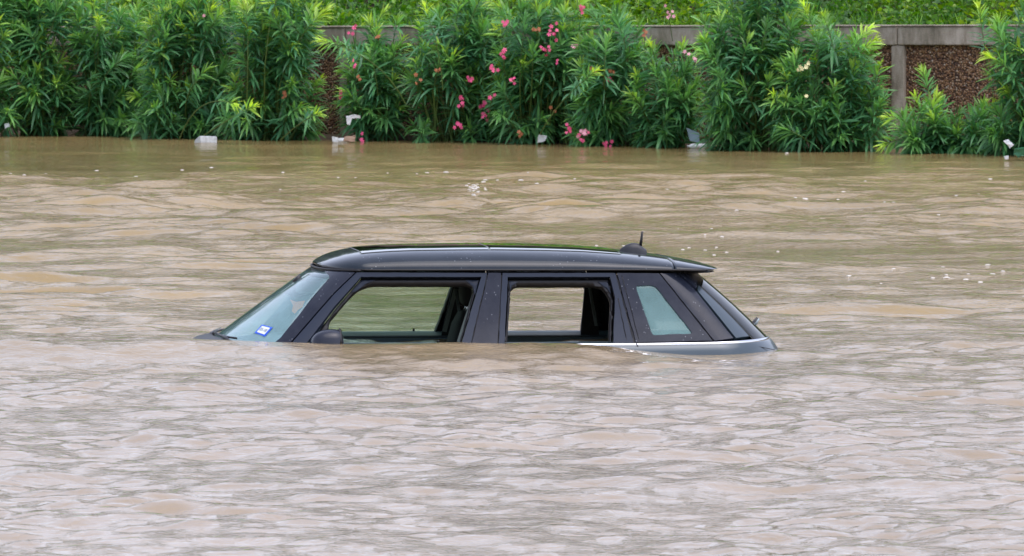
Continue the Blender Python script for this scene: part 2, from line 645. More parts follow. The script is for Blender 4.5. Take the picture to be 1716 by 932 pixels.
def pebbles():
    m, t, out = mat('exposed_pebbles')
    p = N(t, 'ShaderNodeBsdfPrincipled', Roughness=.55)
    tc = N(t, 'ShaderNodeTexCoord')
    v = N(t, 'ShaderNodeTexVoronoi', Scale=58.0, Randomness=1.0)
    t.links.new(tc.outputs['Object'], v.inputs['Vector'])
    sep = N(t, 'ShaderNodeSeparateColor')
    t.links.new(v.outputs['Color'], sep.inputs[0])
    r = ramp(t, sep.outputs[0], [(0, (.09, .040, .020)), (.35, (.24, .115, .055)), (.65, (.36, .19, .085)), (.9, (.48, .30, .17)), (1, (.60, .50, .40))])
    dk = ramp(t, v.outputs['Distance'], [(.35, (1, 1, 1)), (.75, (.2, .16, .12))])
    mx = N(t, 'ShaderNodeMixRGB', blend_type='MULTIPLY')
    mx.inputs[0].default_value = 1
    t.links.new(r.outputs[0], mx.inputs[1])
    t.links.new(dk.outputs[0], mx.inputs[2])
    t.links.new(mx.outputs[0], p.inputs['Base Color'])
    b = N(t, 'ShaderNodeBump', Strength=1.0, Distance=.02, invert=True)
    t.links.new(v.outputs['Distance'], b.inputs['Height'])
    t.links.new(b.outputs[0], p.inputs['Normal'])
    t.links.new(p.outputs[0], out.inputs[0])
    return m


M['concrete'] = concrete()
M['pebble'] = pebbles()
wall = thing('retaining_wall', 'low retaining wall of brown pebble panels under a grey concrete coping, behind the oleanders', 'wall', (0, wall_y(0), 0), 0)
inv = Matrix.Translation((0, -wall_y(0), 0))
wdir = Vector((1, -.68, 0)).normalized()
wn = Vector((-.68, -1, 0)).normalized()          # towards the camera


def wall_piece(name, x0, x1, z0f, z1f, front, back, m, bev=.008, n=1):
    bm = bmesh.new()
    vs = []
    for x in np.linspace(x0, x1, n + 1):
        c = Vector((x, wall_y(x), 0))
        a = c + wn * front
        bk = c - wn * back
        vs.append([bm.verts.new((q.x, q.y - wall_y(0), zz)) for q, zz in ((a, z0f(x)), (bk, z0f(x)), (bk, z1f(x)), (a, z1f(x)))])
    for i in range(n):
        for k in range(4):
            bm.faces.new((vs[i][k], vs[i + 1][k], vs[i + 1][(k + 1) % 4], vs[i][(k + 1) % 4]))
    bm.faces.new(vs[0][::-1])
    bm.faces.new(vs[-1])
    bmesh.ops.recalc_face_normals(bm, faces=bm.faces)
    if bev:
        bmesh.ops.bevel(bm, geom=[e for e in bm.edges if len(e.link_faces) == 2 and e.calc_face_angle(0) > .5], offset=bev, segments=2, affect='EDGES', profile=.5)
    return bm_obj(name, bm, m, wall)


posts = [3.36 + k * 4.83 for k in range(-5, 4)]
for k, x in enumerate(posts[:-1]):
    x1 = posts[k + 1]
    wall_piece('coping', x + .003, x1 - .003, lambda q: wall_top(q) - .172, lambda q: wall_top(q) - .012, .045, .13, M['concrete'], .012)
    wall_piece('coping_lip', x + .003, x1 - .003, lambda q: wall_top(q) - .0095, lambda q: wall_top(q) + .004, .058, .135, M['concrete'], .004)
    wall_piece('pebble_panel', x + .05, x1 - .05, lambda q: -.3, lambda q: wall_top(q) - .172, 0, .10, M['pebble'], 0)
for x in posts:
    wall_piece('pilaster', x - .055, x + .055, lambda q: -.3, lambda q: wall_top(q) - .174, .035, .12, M['concrete'], .01)

# ------------------------------------------------------------------ foliage machinery
LT_S = np.array([0, .32, .32, .32, .68, .68, .68, 1.0])
LT_W = np.array([0, -1, 0, 1, -.8, 0, .8, 0])
LT_F = [np.array([[0, 1, 2], [0, 2, 3]]), np.array([[1, 4, 5, 2], [2, 5, 6, 3]]), np.array([[4, 7, 5], [5, 7, 6]])]


def leaves_geo(P, D, Nn, L, Wd, droop, age, rnd):
    """P,D,Nn (N,3) arrays -> verts, faces, tint"""
    D = D / np.linalg.norm(D, axis=1, keepdims=True)
    S = np.cross(D, Nn)
    S /= np.linalg.norm(S, axis=1, keepdims=True) + 1e-9
    U = np.cross(S, D)
    s = LT_S[None, :, None]
    wv = LT_W[None, :, None]
    L_ = L[:, None, None]
    W_ = Wd[:, None, None]
    V = P[:, None, :] + D[:, None, :] * L_ * s + S[:, None, :] * W_ * wv + U[:, None, :] * (np.abs(wv) * W_ * .35) 
    V = V + np.array([0, 0, -1.0])[None, None, :] * (droop[:, None, None] * L_ * s ** 2)
    n = len(P)
    base = (np.arange(n) * 8)[:, None, None]
    F3 = np.concatenate([LT_F[0], LT_F[2]])
    f3 = (base + F3[None]).reshape(-1, 3)
    f4 = (base + LT_F[1][None]).reshape(-1, 4)
    T = np.zeros((n, 8, 4))
    T[..., 0] = age[:, None]
    T[..., 1] = rnd[:, None]
    T[..., 3] = 1
    return V.reshape(-1, 3), f3, f4, T.reshape(-1, 4)


def tubes_np(paths, radii, n=4):
    """list of (K,3) paths"""
    Vs, Fs, off = [], [], 0
    for P, R in zip(paths, radii):
        K = len(P)
        d = np.gradient(P, axis=0)
        d /= np.linalg.norm(d, axis=1, keepdims=True) + 1e-9
        a = np.cross(d, [0.05, 1, 0.1])
        a /= np.linalg.norm(a, axis=1, keepdims=True) + 1e-9
        b = np.cross(a, d)
        th = np.arange(n) * 2 * np.pi / n
        V = P[:, None, :] + (a[:, None, :] * np.cos(th)[None, :, None] + b[:, None, :] * np.sin(th)[None, :, None]) * R[:, None, None]
        Vs.append(V.reshape(-1, 3))
        i = np.arange(K - 1)[:, None] * n
        k = np.arange(n)[None]
        f = np.stack([i + k, i + (k + 1) % n, i + n + (k + 1) % n, i + n + k], -1).reshape(-1, 4) + off
        Fs.append(f)
        off += K * n
    return np.concatenate(Vs), np.concatenate(Fs)


def bez(a, b, c, n):
    t = np.linspace(0, 1, n)[:, None]
    return a * (1 - t) ** 2 + 2 * b * t * (1 - t) + c * t ** 2


def shoot_leaves(path, r, leafed, young, Lm):
    """leaf arrays for one shoot; path (K,3) base->tip"""
    seg = np.linalg.norm(np.diff(path, axis=0), axis=1)
    cum = np.concatenate([[0], np.cumsum(seg)])
    tot = cum[-1]
    leafed = min(leafed, tot * .9)
    sp_ = .022
    nw = int(leafed / sp_)
    P, D, L, A = [], [], [], []
    ph = r.uniform(0, 6.28)
    for k in range(nw):
        s = tot - k * sp_
        q = np.array([np.interp(s, cum, path[:, i]) for i in range(3)])
        q2 = np.array([np.interp(s - .03, cum, path[:, i]) for i in range(3)])
        d = q - q2
        d /= np.linalg.norm(d) + 1e-9
        a = np.cross(d, [.1, .9, .3])
        a /= np.linalg.norm(a)
        b = np.cross(d, a)
        f = k / max(nw, 1)
        ang = .30 + 1.05 * min(1, f * 1.6)
        for j in range(3):
            if f > .4 and r.uniform() < .25:
                continue
            t_ = ph + j * 2.094 + (k % 2) * 1.047 + r.normal() * .25
            an = ang + r.normal() * .16
            D.append(d * math.cos(an) + (a * math.cos(t_) + b * math.sin(t_)) * math.sin(an))
            P.append(q)
            L.append(Lm * (.55 + .45 * min(1, f * 4 + .15)) * r.uniform(.8, 1.15))
            A.append(young * max(0, 1 - f * 2.2) + .12 * r.uniform() + .18 * (1 - f))
    return P, D, L, A


BUSH = []      # (root, x0px, x1px, cx, cy, depth)


def oleander(px0, px1, top_py, base_py, label, nshoot, seed, depth=.9, lean=0.0, young=.8, sparse=0.0, Lm=.19, crown=.35, flw=None):
    r = np.random.default_rng(seed)
    Yw = CAM_H * FPX / (base_py + 300)
    cx = ((px0 + px1) / 2 - 858) * Yw / FPX
    width = (px1 - px0) * Yw / FPX
    cy = Yw + depth * .5 + .05
    top = at((px0 + px1) / 2, top_py, cy).z
    root = thing('oleander_bush', label, 'oleander', (cx, cy, 0), 0, 'oleanders growing along the flooded bank')
    paths, radii = [], []
    P, D, L, A = [], [], [], []
    for k in range(nshoot):
        fx = r.uniform(-1, 1)
        env = top * (1 - crown * abs(fx) ** 2.2) * r.uniform(.88, 1.06)
        fz = r.uniform(.02, 1) ** .85
        z = .04 + env * fz
        dd = r.uniform(-1, .55)
        bulge = math.sqrt(max(.08, 1 - (fz * .8) ** 2.5))
        tip = np.array([fx * width * .5 * (1.0 - .12 * fz) + lean * z, dd * depth * .5 * bulge, z])
        dirv = np.array([fx * .55 + r.normal() * .32 + lean, -.35 * (1 - fz) - .12 + r.normal() * .30, .35 + .85 * fz + r.normal() * .18])
        if fz < .25:
            dirv[2] = r.uniform(-.15, .6)
            dirv[1] -= .3
        dirv /= np.linalg.norm(dirv)
        long_ = r.uniform() < .13
        if long_:
            tip = tip * np.array([1.12, 1.15, 1.10]) + np.array([0, -.08, .05])
            dirv = dirv * np.array([1.8, 1.4, .75])
            dirv /= np.linalg.norm(dirv)
        bs = np.array([fx * width * .22 + r.normal() * .05, r.normal() * .07 + depth * .12, -.05])
        ln = np.linalg.norm(tip - bs)
        path = bez(bs, tip - dirv * ln * .45, tip, 7)
        paths.append(path)
        radii.append(np.linspace(.008, .0028, 7))
        p_, d_, l_, a_ = shoot_leaves(path, r, r.uniform(.45, .62) if long_ else r.uniform(.22, .42), (1.3 if long_ else 1.0) * young * r.uniform(.2, 1.25) * (.30 + .85 * fz), Lm)
        P += p_; D += d_; L += l_; A += a_
    P = np.array(P); D = np.array(D); L = np.array(L); A = np.array(A)
    keep = P[:, 2] > -.02
    P, D, L, A = P[keep], D[keep], L[keep], A[keep]
    n = len(P)
    Nn = np.array([0, -.25, 1.0])[None] + r.normal(size=(n, 3)) * .35
    V, f3, f4, T = leaves_geo(P, D, Nn, L, L * r.uniform(.052, .078, n), r.uniform(.02, .55, n), np.clip(A, 0, 1), r.uniform(0, 1, n))
    fast_mesh('foliage', V, [f3, f4], M['leaf'], root, True, T)
    Vt, Ft = tubes_np(paths, radii)
    fast_mesh('stems', Vt, [Ft], M['stem'], root)
    BUSH.append((root, px0, px1, cx, cy, depth, top))
    return root


G = 'oleanders growing along the flooded bank'
oleander(-150, 25, -60, 231, 'dark green oleander cut off by the left edge of the picture', 78, 1, young=.9, crown=.12)
oleander(-20, 130, -40, 230, 'dense oleander at far left with pale young tips hanging over the brown water', 97, 2, young=.8, crown=.12)
oleander(105, 245, 0, 230, 'dark oleander with low rosettes of leaves, left of the white floating carton', 93, 3, young=.6, crown=.12)
oleander(215, 395, -20, 234, 'tall oleander hanging over the white floating carton', 123, 4, young=.8, lean=.08, crown=.12)
oleander(370, 525, -30, 237, 'oleander with slanting light green shoots just left of the bare wall gap', 114, 5, young=.95, lean=.12, crown=.12)
oleander(572, 705, 30, 238, 'sparse oleander with long arching shoots, right of the bare wall gap', 46, 6, young=.7, sparse=.3, depth=.7)
oleander(680, 850, 0, 240, 'oleander dotted with the most pink blossoms, in the middle of the bank', 84, 7, young=.7, crown=.2)
oleander(820, 990, -10, 243, 'oleander with bright pink blossoms high up near the coping', 88, 8, young=.6, crown=.2)
oleander(960, 1095, 15, 246, 'bushy oleander with pink blossoms low over the water, left of the dark leafy one', 62, 9, young=.5, crown=.2)
oleander(1060, 1178, 65, 248, 'lower dark oleander with upright shoots beside the blue-grey board', 46, 10, young=.6, depth=.75)
oleander(1165, 1345, -50, 254, 'biggest blue-green oleander rising past the coping, right of the blue-grey board', 110, 12, young=.55, lean=.03, crown=.2)
oleander(1300, 1490, 40, 256, 'rounded oleander with one cream blossom, left of the bare pebble wall', 100, 13, young=.7, crown=.35)
oleander(1500, 1690, 175, 260, 'low spreading oleander in front of the bare pebble wall on the right', 52, 14, young=.7, depth=.6, crown=.2)
oleander(1655, 1800, -30, 263, 'tall loose oleander over the green and white plastic bag at right', 62, 15, young=.75)
oleander(1770, 1930, -30, 266, 'dark green oleander cut off by the right edge of the picture', 50, 16, young=.7)


def extra_shoot(bi, pts, leafed, young, seed, Lm=.15, rad=.005):
    """a long single shoot given by photo pixels and depth"""
    root = BUSH[bi][0]
    r = np.random.default_rng(seed)
    o = np.array(root.location)
    pp = [np.array(at(a, b_, c)) - o for a, b_, c in pts]
    path = bez(pp[0], pp[1], pp[2], 9)
    P, D, L, A = [np.array(v) for v in shoot_leaves(path, r, leafed, young, Lm)]
    n = len(P)
    Nn = np.array([0, -.25, 1.0])[None] + r.normal(size=(n, 3)) * .3
    V, f3, f4, T = leaves_geo(P, D, Nn, L, L * .075, r.uniform(.02, .25, n), np.clip(A, 0, 1), r.uniform(.3, 1, n))
    sh = fast_mesh('shoot', V, [f3, f4], M['leaf'], root, True, T)
    Vt, Ft = tubes_np([path], [np.linspace(rad, .003, 9)])
    fast_mesh('stem', Vt, [Ft], M['stem'], sh)


extra_shoot(5, [(680, 175, 105.2), (640, 90, 104.9), (537, 68, 104.6)], .5, .9, 31)
extra_shoot(5, [(742, 150, 105.0), (740, 90, 104.8), (712, 12, 104.7)], .35, 1.0, 32)
extra_shoot(4, [(470, 235, 105.6), (500, 205, 105.2), (533, 190, 105.0)], .25, 1.0, 33)
extra_shoot(12, [(1590, 240, 102.6), (1565, 190, 102.5), (1546, 120, 102.5)], .42, .6, 34)
extra_shoot(12, [(1600, 235, 102.2), (1550, 205, 102.0), (1487, 196, 101.9)], .4, .9, 35)
extra_shoot(12, [(1600, 250, 102.2), (1540, 215, 101.9), (1480, 243, 101.8)], .45, .8, 36)
extra_shoot(11, [(1400, 250, 103.2), (1440, 170, 102.9), (1470, 150, 102.9)], .35, .6, 37)
extra_shoot(13, [(1680, 240, 102.0), (1655, 120, 101.8), (1640, 12, 101.7)], .42, .9, 38)
extra_shoot(3, [(300, 235, 106), (330, 150, 105.6), (395, 175, 105.2)], .35, 1.1, 39)
extra_shoot(3, [(330, 235, 106), (380, 200, 105.3), (425, 178, 105.1)], .35, 1.1, 40)
extra_shoot(10, [(1200, 235, 104), (1195, 100, 103.6), (1218, 15, 103.5)], .4, .9, 41)
extra_shoot(7, [(900, 235, 104.6), (930, 170, 103.9), (1000, 118, 103.7)], .4, .9, 42)

# ------------------------------------------------------------------ flowers
def petal_geo(c, nrm, size, r):
    nrm = nrm.normalized()
    a = nrm.orthogonal().normalized()
    b_ = nrm.cross(a)
    V, F = [], []
    off = r.uniform(0, 6.28)
    for k in range(5):
        t = off + k * 2 * math.pi / 5
        d = a * math.cos(t) + b_ * math.sin(t)
        s = nrm.cross(d)
        i = len(V)
        V += [c, c + d * size * .55 + s * size * .34 + nrm * size * .16, c + d * size + s * size * .30 + nrm * size * .10,
              c + d * size * 1.05 - s * size * .12 + nrm * size * .05, c + d * size * .6 - s * size * .34 + nrm * size * .2]
        F += [(i, i + 1, i + 2, i + 3, i + 4)]
    return V, F


def cluster(bi, px, py, rad_px, nfl, mt, seed, size=.017):
    root, a, b_, cx, cy, depth, top = BUSH[bi]
    r = np.random.default_rng(seed)
    Y = cy - depth * .5 - .03
    c = at(px, py, Y)
    V, F = [], []
    for k in range(nfl):
        o = Vector((r.normal(), r.normal() * .6, r.normal())) * (rad_px / 195 * .5)
        if nfl == 1: o = Vector((0, 0, 0))
        v, f = petal_geo(c + o, Vector((r.normal() * .5, -1, .35 + r.normal() * .4)), size * r.uniform(.85, 1.2), r)
        i = len(V)
        V += v
        F += [tuple(q + i for q in ff) for ff in f]
        if nfl > 1:
            i = len(V)
            V += [c + Vector((0, .05, -.03)), c + Vector((.003, .05, -.03))]
            F += [(i, i + 1, i - 25), (i, i + 1, i - 20), (i, i + 1, i - 15), (i, i + 1, i - 10), (i, i + 1, i - 5)]
    o = mesh_obj('flower_cluster', [tuple(v - root.location) for v in V], F, mt, root)
    end = Vector((c.x + r.uniform(-.05, .05), cy, max(.05, c.z - .25)))
    pth = bez(np.array(c - root.location), np.array(c - root.location) + np.array([0, .12, .0]), np.array(end - root.location), 6)
    Vt, Ft = tubes_np([pth], [np.full(6, .003)])
    fast_mesh('flower_stalk', Vt, [Ft], M['stem'], o)


pk, pp_, cr, dd_ = M['petal'], M['petal_pale'], M['petal_cream'], M['petal_dead']
FL = [(5, 570, 158, 5, 4, pk), (5, 597, 46, 7, 2, pk), (5, 591, 55, 6, 2, pk), (5, 593, 108, 7, 3, pk), (5, 606, 237, 4, 2, pk), (5, 607, 224, 3, 1, pk),
      (5, 634, 63, 6, 3, dd_), (5, 602, 132, 6, 3, dd_), (6, 700, 137, 7, 3, dd_), (6, 735, 118, 7, 3, dd_),
      (6, 787, 132, 9, 4, pk), (6, 774, 163, 7, 3, pk), (6, 775, 176, 7, 3, pk), (6, 767, 209, 9, 5, pk), (6, 815, 173, 9, 5, pk), (6, 812, 190, 10, 5, pk),
      (7, 825, 160, 6, 2, pk), (7, 826, 117, 10, 5, pk), (7, 845, 92, 10, 5, pk), (7, 849, 37, 9, 5, pk), (7, 860, 132, 8, 3, pk),
      (7, 930, 55, 11, 8, pk), (7, 915, 82, 9, 6, pk), (7, 933, 103, 5, 2, pk), (7, 962, 80, 8, 4, pp_), (7, 900, 50, 8, 4, dd_), (7, 927, 185, 7, 3, dd_), (7, 870, 225, 6, 3, dd_),
      (8, 974, 12, 8, 4, pk), (8, 1017, 132, 9, 5, pk), (8, 997, 118, 8, 4, dd_), (8, 1028, 124, 6, 3, dd_), (8, 952, 217, 9, 6, pk), (8, 979, 222, 10, 9, pp_), (8, 976, 230, 7, 4, pk),
      (8, 1018, 243, 9, 5, pk), (8, 952, 250, 7, 2, pp_), (9, 1120, 22, 9, 6, pp_), (9, 1080, 55, 7, 3, dd_), (9, 1154, 88, 5, 2, pp_), (9, 1165, 100, 7, 3, pp_),
      (11, 1342, 116, 4, 3, cr), (11, 1356, 110, 6, 4, cr), (11, 1352, 160, 3, 2, cr), (4, 475, 160, 6, 4, dd_), (3, 340, 27, 4, 2, pp_)]
for k, (bi, x, y, rr, nf, mt) in enumerate(FL):
    cluster(bi, x, y, rr, nf, mt, 500 + k)
# the single blossom on its bare arching stalk in front of the wall gap
tpath = [np.array(at(a, b_, c)) - np.array(BUSH[4][0].location) for a, b_, c in ((528, 208, 105.1), (552, 200, 104.9), (568, 163, 104.85))]
Vt, Ft = tubes_np([bez(*tpath, 8)], [np.full(8, .004)])
fast_mesh('bare_stalk', Vt, [Ft], M['stem'], BUSH[4][0])

# ------------------------------------------------------------------ weeds behind the wall
n = 110000
r = np.random.default_rng(77)
x = r.uniform(-7.5, 7.5, n)
off = .14 + r.uniform(0, 1, n) ** 1.5 * 5
xb = np.clip(x, -14, 14)
wt = np.array([wall_top(q) for q in xb])
clump = .5 + .5 * np.sin(x * 2.3 + 1.3 * np.sin(off * 1.7)) * np.cos(off * 1.1 + x * .7)
z0 = wt - .06 + off * .19 * (1 - np.exp(-off / 1.5))
clump = np.clip(clump * .7 + .3 * vnoise(x * 1.0, off * 1.5, 2.5, 9) + .15, 0, 1)
hh = r.uniform(0, 1, n) ** (.6 + .8 * (1 - clump)) * (.05 + .50 * clump ** 1.5 * smooth(.1, .8, off))
P = np.stack([x, wall_y(x) + off, z0 + hh], -1)
D = r.normal(size=(n, 3)) * np.array([1, 1, .5]) + np.array([0, -.3, .35])
grass = r.uniform(size=n) < .14
D[grass] = r.normal(size=(grass.sum(), 3)) * .3 + np.array([0, 0, 1.0])
L = np.where(grass, r.uniform(.08, .2, n), r.uniform(.03, .085, n))
Wd = np.where(grass, .004, L * .33)
V, f3, f4, T = leaves_geo(P, D, np.array([0, -.2, 1.0])[None] + r.normal(size=(n, 3)) * .4, L, Wd, np.where(grass, .2, .1), np.clip(.1 + .6 * clump + r.normal(size=n) * .25, 0, 1), r.uniform(0, 1, n))
o = fast_mesh('ground_cover', V, [f3, f4], M['weed'], None, True, T)
tag(o, 'low bright green weeds and grass on the slope above the wall coping', 'ground cover', kind='stuff')

# wood on the slope above, beyond the top of the picture: it mirrors in the car roof and the river
n = 42000
cr_ = []
for k in range(34):
    cr_.append((r.uniform(-60, 60), r.uniform(122, 150), r.uniform(3.5, 8), r.uniform(2.8, 4.8)))
ci = r.integers(0, len(cr_), n)
ca = np.array(cr_)[ci]
d = r.normal(size=(n, 3))
d /= np.linalg.norm(d, axis=1, keepdims=True)
P = np.stack([ca[:, 0], ca[:, 1], ca[:, 2]], -1) + d * (ca[:, 3] * r.uniform(.55, 1, n))[:, None] * np.array([1.0, .8, 1.2])
P[:, 2] = np.maximum(P[:, 2], 2.5)
low = r.uniform(size=n) < .28
P[low] = np.stack([r.uniform(-65, 65, low.sum()), r.uniform(117, 121, low.sum()), r.uniform(1.5, 7, low.sum())], -1)
V, f3, f4, T = leaves_geo(P, r.normal(size=(n, 3)), np.array([0, -.4, 1.0])[None] + r.normal(size=(n, 3)) * .5, r.uniform(.6, 1.2, n), r.uniform(.2, .36, n), np.full(n, .2), r.uniform(0, 1, n), r.uniform(0, 1, n))
o = fast_mesh('woodland', V, [f3, f4], M['wood'], None, True, T)
tag(o, 'dark green wood rising on the slope above the bank', 'woodland', kind='stuff')

# the wooded bank behind the camera, which the car's flank mirrors
n = 30000
cr_ = np.array([(r.uniform(-110, 110), r.uniform(-70, -40), r.uniform(6, 16), r.uniform(4, 7)) for k in range(46)])
ca = cr_[r.integers(0, len(cr_), n)]
d = r.normal(size=(n, 3))
d /= np.linalg.norm(d, axis=1, keepdims=True)
P = ca[:, :3] + d * (ca[:, 3] * r.uniform(.55, 1, n))[:, None] * np.array([1.0, .8, 1.2])
P[:, 2] = np.maximum(P[:, 2], .5)
low = r.uniform(size=n) < .3
P[low] = np.stack([r.uniform(-115, 115, low.sum()), r.uniform(-46, -42, low.sum()), r.uniform(.3, 9, low.sum())], -1)
V, f3, f4, T = leaves_geo(P, r.normal(size=(n, 3)), np.array([0, .4, 1.0])[None] + r.normal(size=(n, 3)) * .5, r.uniform(.9, 1.8, n), r.uniform(.3, .55, n), np.full(n, .2), r.uniform(0, 1, n), r.uniform(0, 1, n))
o = fast_mesh('woodland', V, [f3, f4], M['wood'], None, True, T)
tag(o, 'dark wood lining the near bank of the river', 'woodland', kind='stuff')

# ------------------------------------------------------------------ litter along the bank
def crumpled(name, label, cat, pts, thick, m, seed, amp=.01, group=None):
    """pts: photo outline [(px,py)], Y depth; a crumpled piece with thickness"""
    poly, Y, tilt = pts
    vs = [at(a, b_, Y) for a, b_ in poly]
    c = sum(vs, Vector()) / len(vs)
    r = random.Random(seed)
    bm = bmesh.new()
    f = [bm.verts.new(v - c + Vector((0, -thick / 2 + r.uniform(-amp, amp), 0))) for v in vs]
    bk = [bm.verts.new((v - c) * .94 + Vector((0, thick / 2 + tilt, 0))) for v in vs]
    k = len(f)
    bm.faces.new(f)
    bm.faces.new(bk[::-1])
    for i in range(k):
        bm.faces.new((f[i], bk[i], bk[(i + 1) % k], f[(i + 1) % k]))
    bmesh.ops.triangulate(bm, faces=[q for q in bm.faces if len(q.verts) > 4])
    bmesh.ops.subdivide_edges(bm, edges=bm.edges, cuts=2, use_grid_fill=True)
    for v in bm.verts:
        nn = noise.noise_vector(v.co * 45 + Vector((seed, 0, 0)))
        v.co += nn * amp
    bmesh.ops.recalc_face_normals(bm, faces=bm.faces)
    o = bm_obj(name, bm, m)
    o.location = c
    tag(o, label, cat, group)
    return o


def Yat(py):
    return CAM_H * FPX / (py + 300)


# white carton: slanted top end and a body
c = at(346, 234, Yat(239))
car_ = thing('drink_carton', 'white carton floating at the foot of the left oleanders', 'carton', (c.x, c.y, 0), .12)
bm = bmesh.new()
box_bm(bm, (.015, 0, .028), (.15, .09, .062), 0, .008)
for v in bm.verts:
    v.co.z += .004 * math.sin(v.co.x * 60)
bm_obj('box', bm, M['white'], car_)
bm = bmesh.new()
vv = [bm.verts.new(q) for q in ((-.060, -.044, .0), (-.060, .044, .0), (-.060, .044, .056), (-.060, -.044, .056), (-.105, -.04, .0), (-.105, .04, .0), (-.098, .04, .022), (-.098, -.04, .022))]
for f in ((0, 1, 2, 3), (4, 7, 6, 5), (0, 3, 7, 4), (1, 5, 6, 2), (3, 2, 6, 7), (0, 4, 5, 1)):
    bm.faces.new([vv[i] for i in f])
bm_obj('gable', bm, M['grey'], car_)


def bottle(label, px, py, L, rad, rz, m, capm, tiltz=0):
    c = at(px, py, Yat(py + 6))
    root = thing('plastic_bottle', label, 'bottle', (c.x, c.y, rad * .55), rz)
    prof = [(-.5, .0), (-.5, .8), (-.47, 1), (-.2, 1), (-.17, .93), (-.14, 1), (.18, 1), (.32, .75), (.38, .42), (.43, .40)]
    V, F = [], []
    n = 14
    for s, q in prof:
        for k in range(n):
            t_ = 2 * math.pi * k / n
            V.append((s * L, math.cos(t_) * rad * max(q, .02), math.sin(t_) * rad * max(q, .02)))
    for i in range(len(prof) - 1):
        for k in range(n):
            F.append((i * n + k, (i + 1) * n + k, (i + 1) * n + (k + 1) % n, i * n + (k + 1) % n))
    F.append(tuple((len(prof) - 1) * n + k for k in range(n)))
    mesh_obj('bottle_body', V, F, m, root)
    tube('cap', [(L * .432, 0, 0), (L * .50, 0, 0)], rad * .44, capm, root, 12)
    return root


bottle('white plastic bottle lying in the water under the blue-grey board', 1168, 242, .17, .026, math.pi + .05, M['white'], M['grey'])
bottle('white bottle among litter at the foot of the bare wall gap', 572, 232, .15, .024, .15, M['white'], M['brownlitter'])
crumpled('plastic_scrap', 'white scrap of plastic beside the bottle in the bare wall gap', 'litter', ([(556, 229), (566, 230), (566, 239), (557, 238)], Yat(240), .02), .04, M['white'], 1, .006)
crumpled('cardboard_scrap', 'brown soggy cardboard beside the white bottle in the wall gap', 'litter', ([(577, 229), (596, 227), (594, 237), (576, 237)], Yat(239), .04), .05, M['brownlitter'], 2, .012)
crumpled('foam_scrap', 'bent strip of white foam caught in the oleander right of the wall gap', 'litter', ([(581, 195), (592, 192), (604, 194), (604, 198), (590, 198), (586, 210), (581, 208)], 104.8, .02), .03, M['white'], 3, .008)
crumpled('board_scrap', 'blue-grey board leaning among leaves above the white floating bottle', 'board', ([(1150, 214), (1172, 223), (1172, 240), (1156, 236)], 103.75, .01), .02, M['bluegrey'], 4, .002)
crumpled('plastic_bag', 'grey crumpled plastic under the pink blossomed oleander in mid bank', 'litter', ([(903, 226), (917, 228), (914, 236), (900, 240)], Yat(245), .03), .04, M['grey'], 5, .008)
crumpled('plastic_bag', 'pale crumpled plastic at the foot of the far left oleander', 'litter', ([(8, 208), (15, 206), (17, 212), (9, 215)], 107.1, .03), .04, M['grey'], 6, .008)
M['greenbag'] = pbsdf('green_plastic', (.03, .14, .07), .3, var=.2)
crumpled('plastic_bag', 'green plastic bag at the water edge near the right edge', 'plastic bag', ([(1700, 250), (1716, 248), (1722, 262), (1706, 264), (1699, 259)], Yat(268), .06), .10, M['greenbag'], 7, .015)
crumpled('plastic_scrap', 'white plastic scrap lying on the green bag near the right edge', 'litter', ([(1682, 236), (1690, 234), (1698, 243), (1692, 248)], Yat(269.5), .01), .02, M['white'], 8, .01)
crumpled('plastic_scrap', 'small white scrap floating below the green bag', 'litter', ([(1682, 262), (1690, 261), (1690, 267), (1684, 267)], Yat(270), .01), .02, M['white'], 9, .005)

# ------------------------------------------------------------------ foam flecks on the river
spots = []
r = np.random.default_rng(9)


def fl(px, py, n, sx, sy, s0, s1):
    for _ in range(n):
        spots.append((px + r.normal() * sx, py + r.normal() * sy, r.uniform(s0, s1)))


fl(795, 326, 34, 8, 2.6, .006, .012)
fl(1334, 337, 8, 8, 1.5, .010, .02)
fl(1500, 340, 5, 20, 4, .008, .014)
for q in ((68, 295), (20, 291), (40, 296), (722, 293), (746, 292), (810, 301), (870, 302), (955, 304), (893, 309), (845, 296), (700, 290), (1060, 338), (1116, 324), (1600, 470), (1625, 468), (1645, 473), (1660, 464)):
    fl(q[0], q[1], 1, 5, 1.2, .007, .016)
fl(860, 300, 16, 150, 9, .006, .013)
fl(1500, 330, 14, 150, 25, .006, .012)
fl(1150, 410, 14, 60, 12, .006, .010)
fl(300, 300, 12, 180, 12, .006, .012)
fl(1560, 460, 12, 90, 10, .006, .012)
V, F = [], []
for px, py, s in spots:
    Y = Yat(py)
    X = (px - 858) * Y / FPX
    z = water_z(X, Y)
    i0 = len(V)
    k = 7
    for ring, (q, hz) in enumerate(((1, -.006), (.8, .35), (.4, .6))):
        for j in range(k):
            t_ = 2 * math.pi * j / k
            rr = s * q * r.uniform(.75, 1.25)
            V.append((X + math.cos(t_) * rr * 1.5, Y + math.sin(t_) * rr * 1.3, z + hz * s * .8))
    for ring in range(2):
        for j in range(k):
            a = i0 + ring * k
            F.append((a + j, a + (j + 1) % k, a + k + (j + 1) % k, a + k + j))
    F.append(tuple(i0 + 2 * k + j for j in range(k)))
o = mesh_obj('foam', V, F, M['foam'])
tag(o, 'white foam flecks drifting on the brown river', 'foam', kind='stuff')

# ------------------------------------------------------------------ the car
YAW = math.radians(5.7)
CARX, CARY = 0.0, 64.5
car = thing('car', 'dark grey hatchback flooded up to its windows in the brown river', 'car', (CARX, CARY, 0), YAW)
cy_, sy_ = math.cos(YAW), math.sin(YAW)


def l2w(P):
    P = np.asarray(P, float)
    return np.stack([CARX + P[..., 0] * cy_ - P[..., 1] * sy_, CARY + P[..., 0] * sy_ + P[..., 1] * cy_, P[..., 2]], -1)


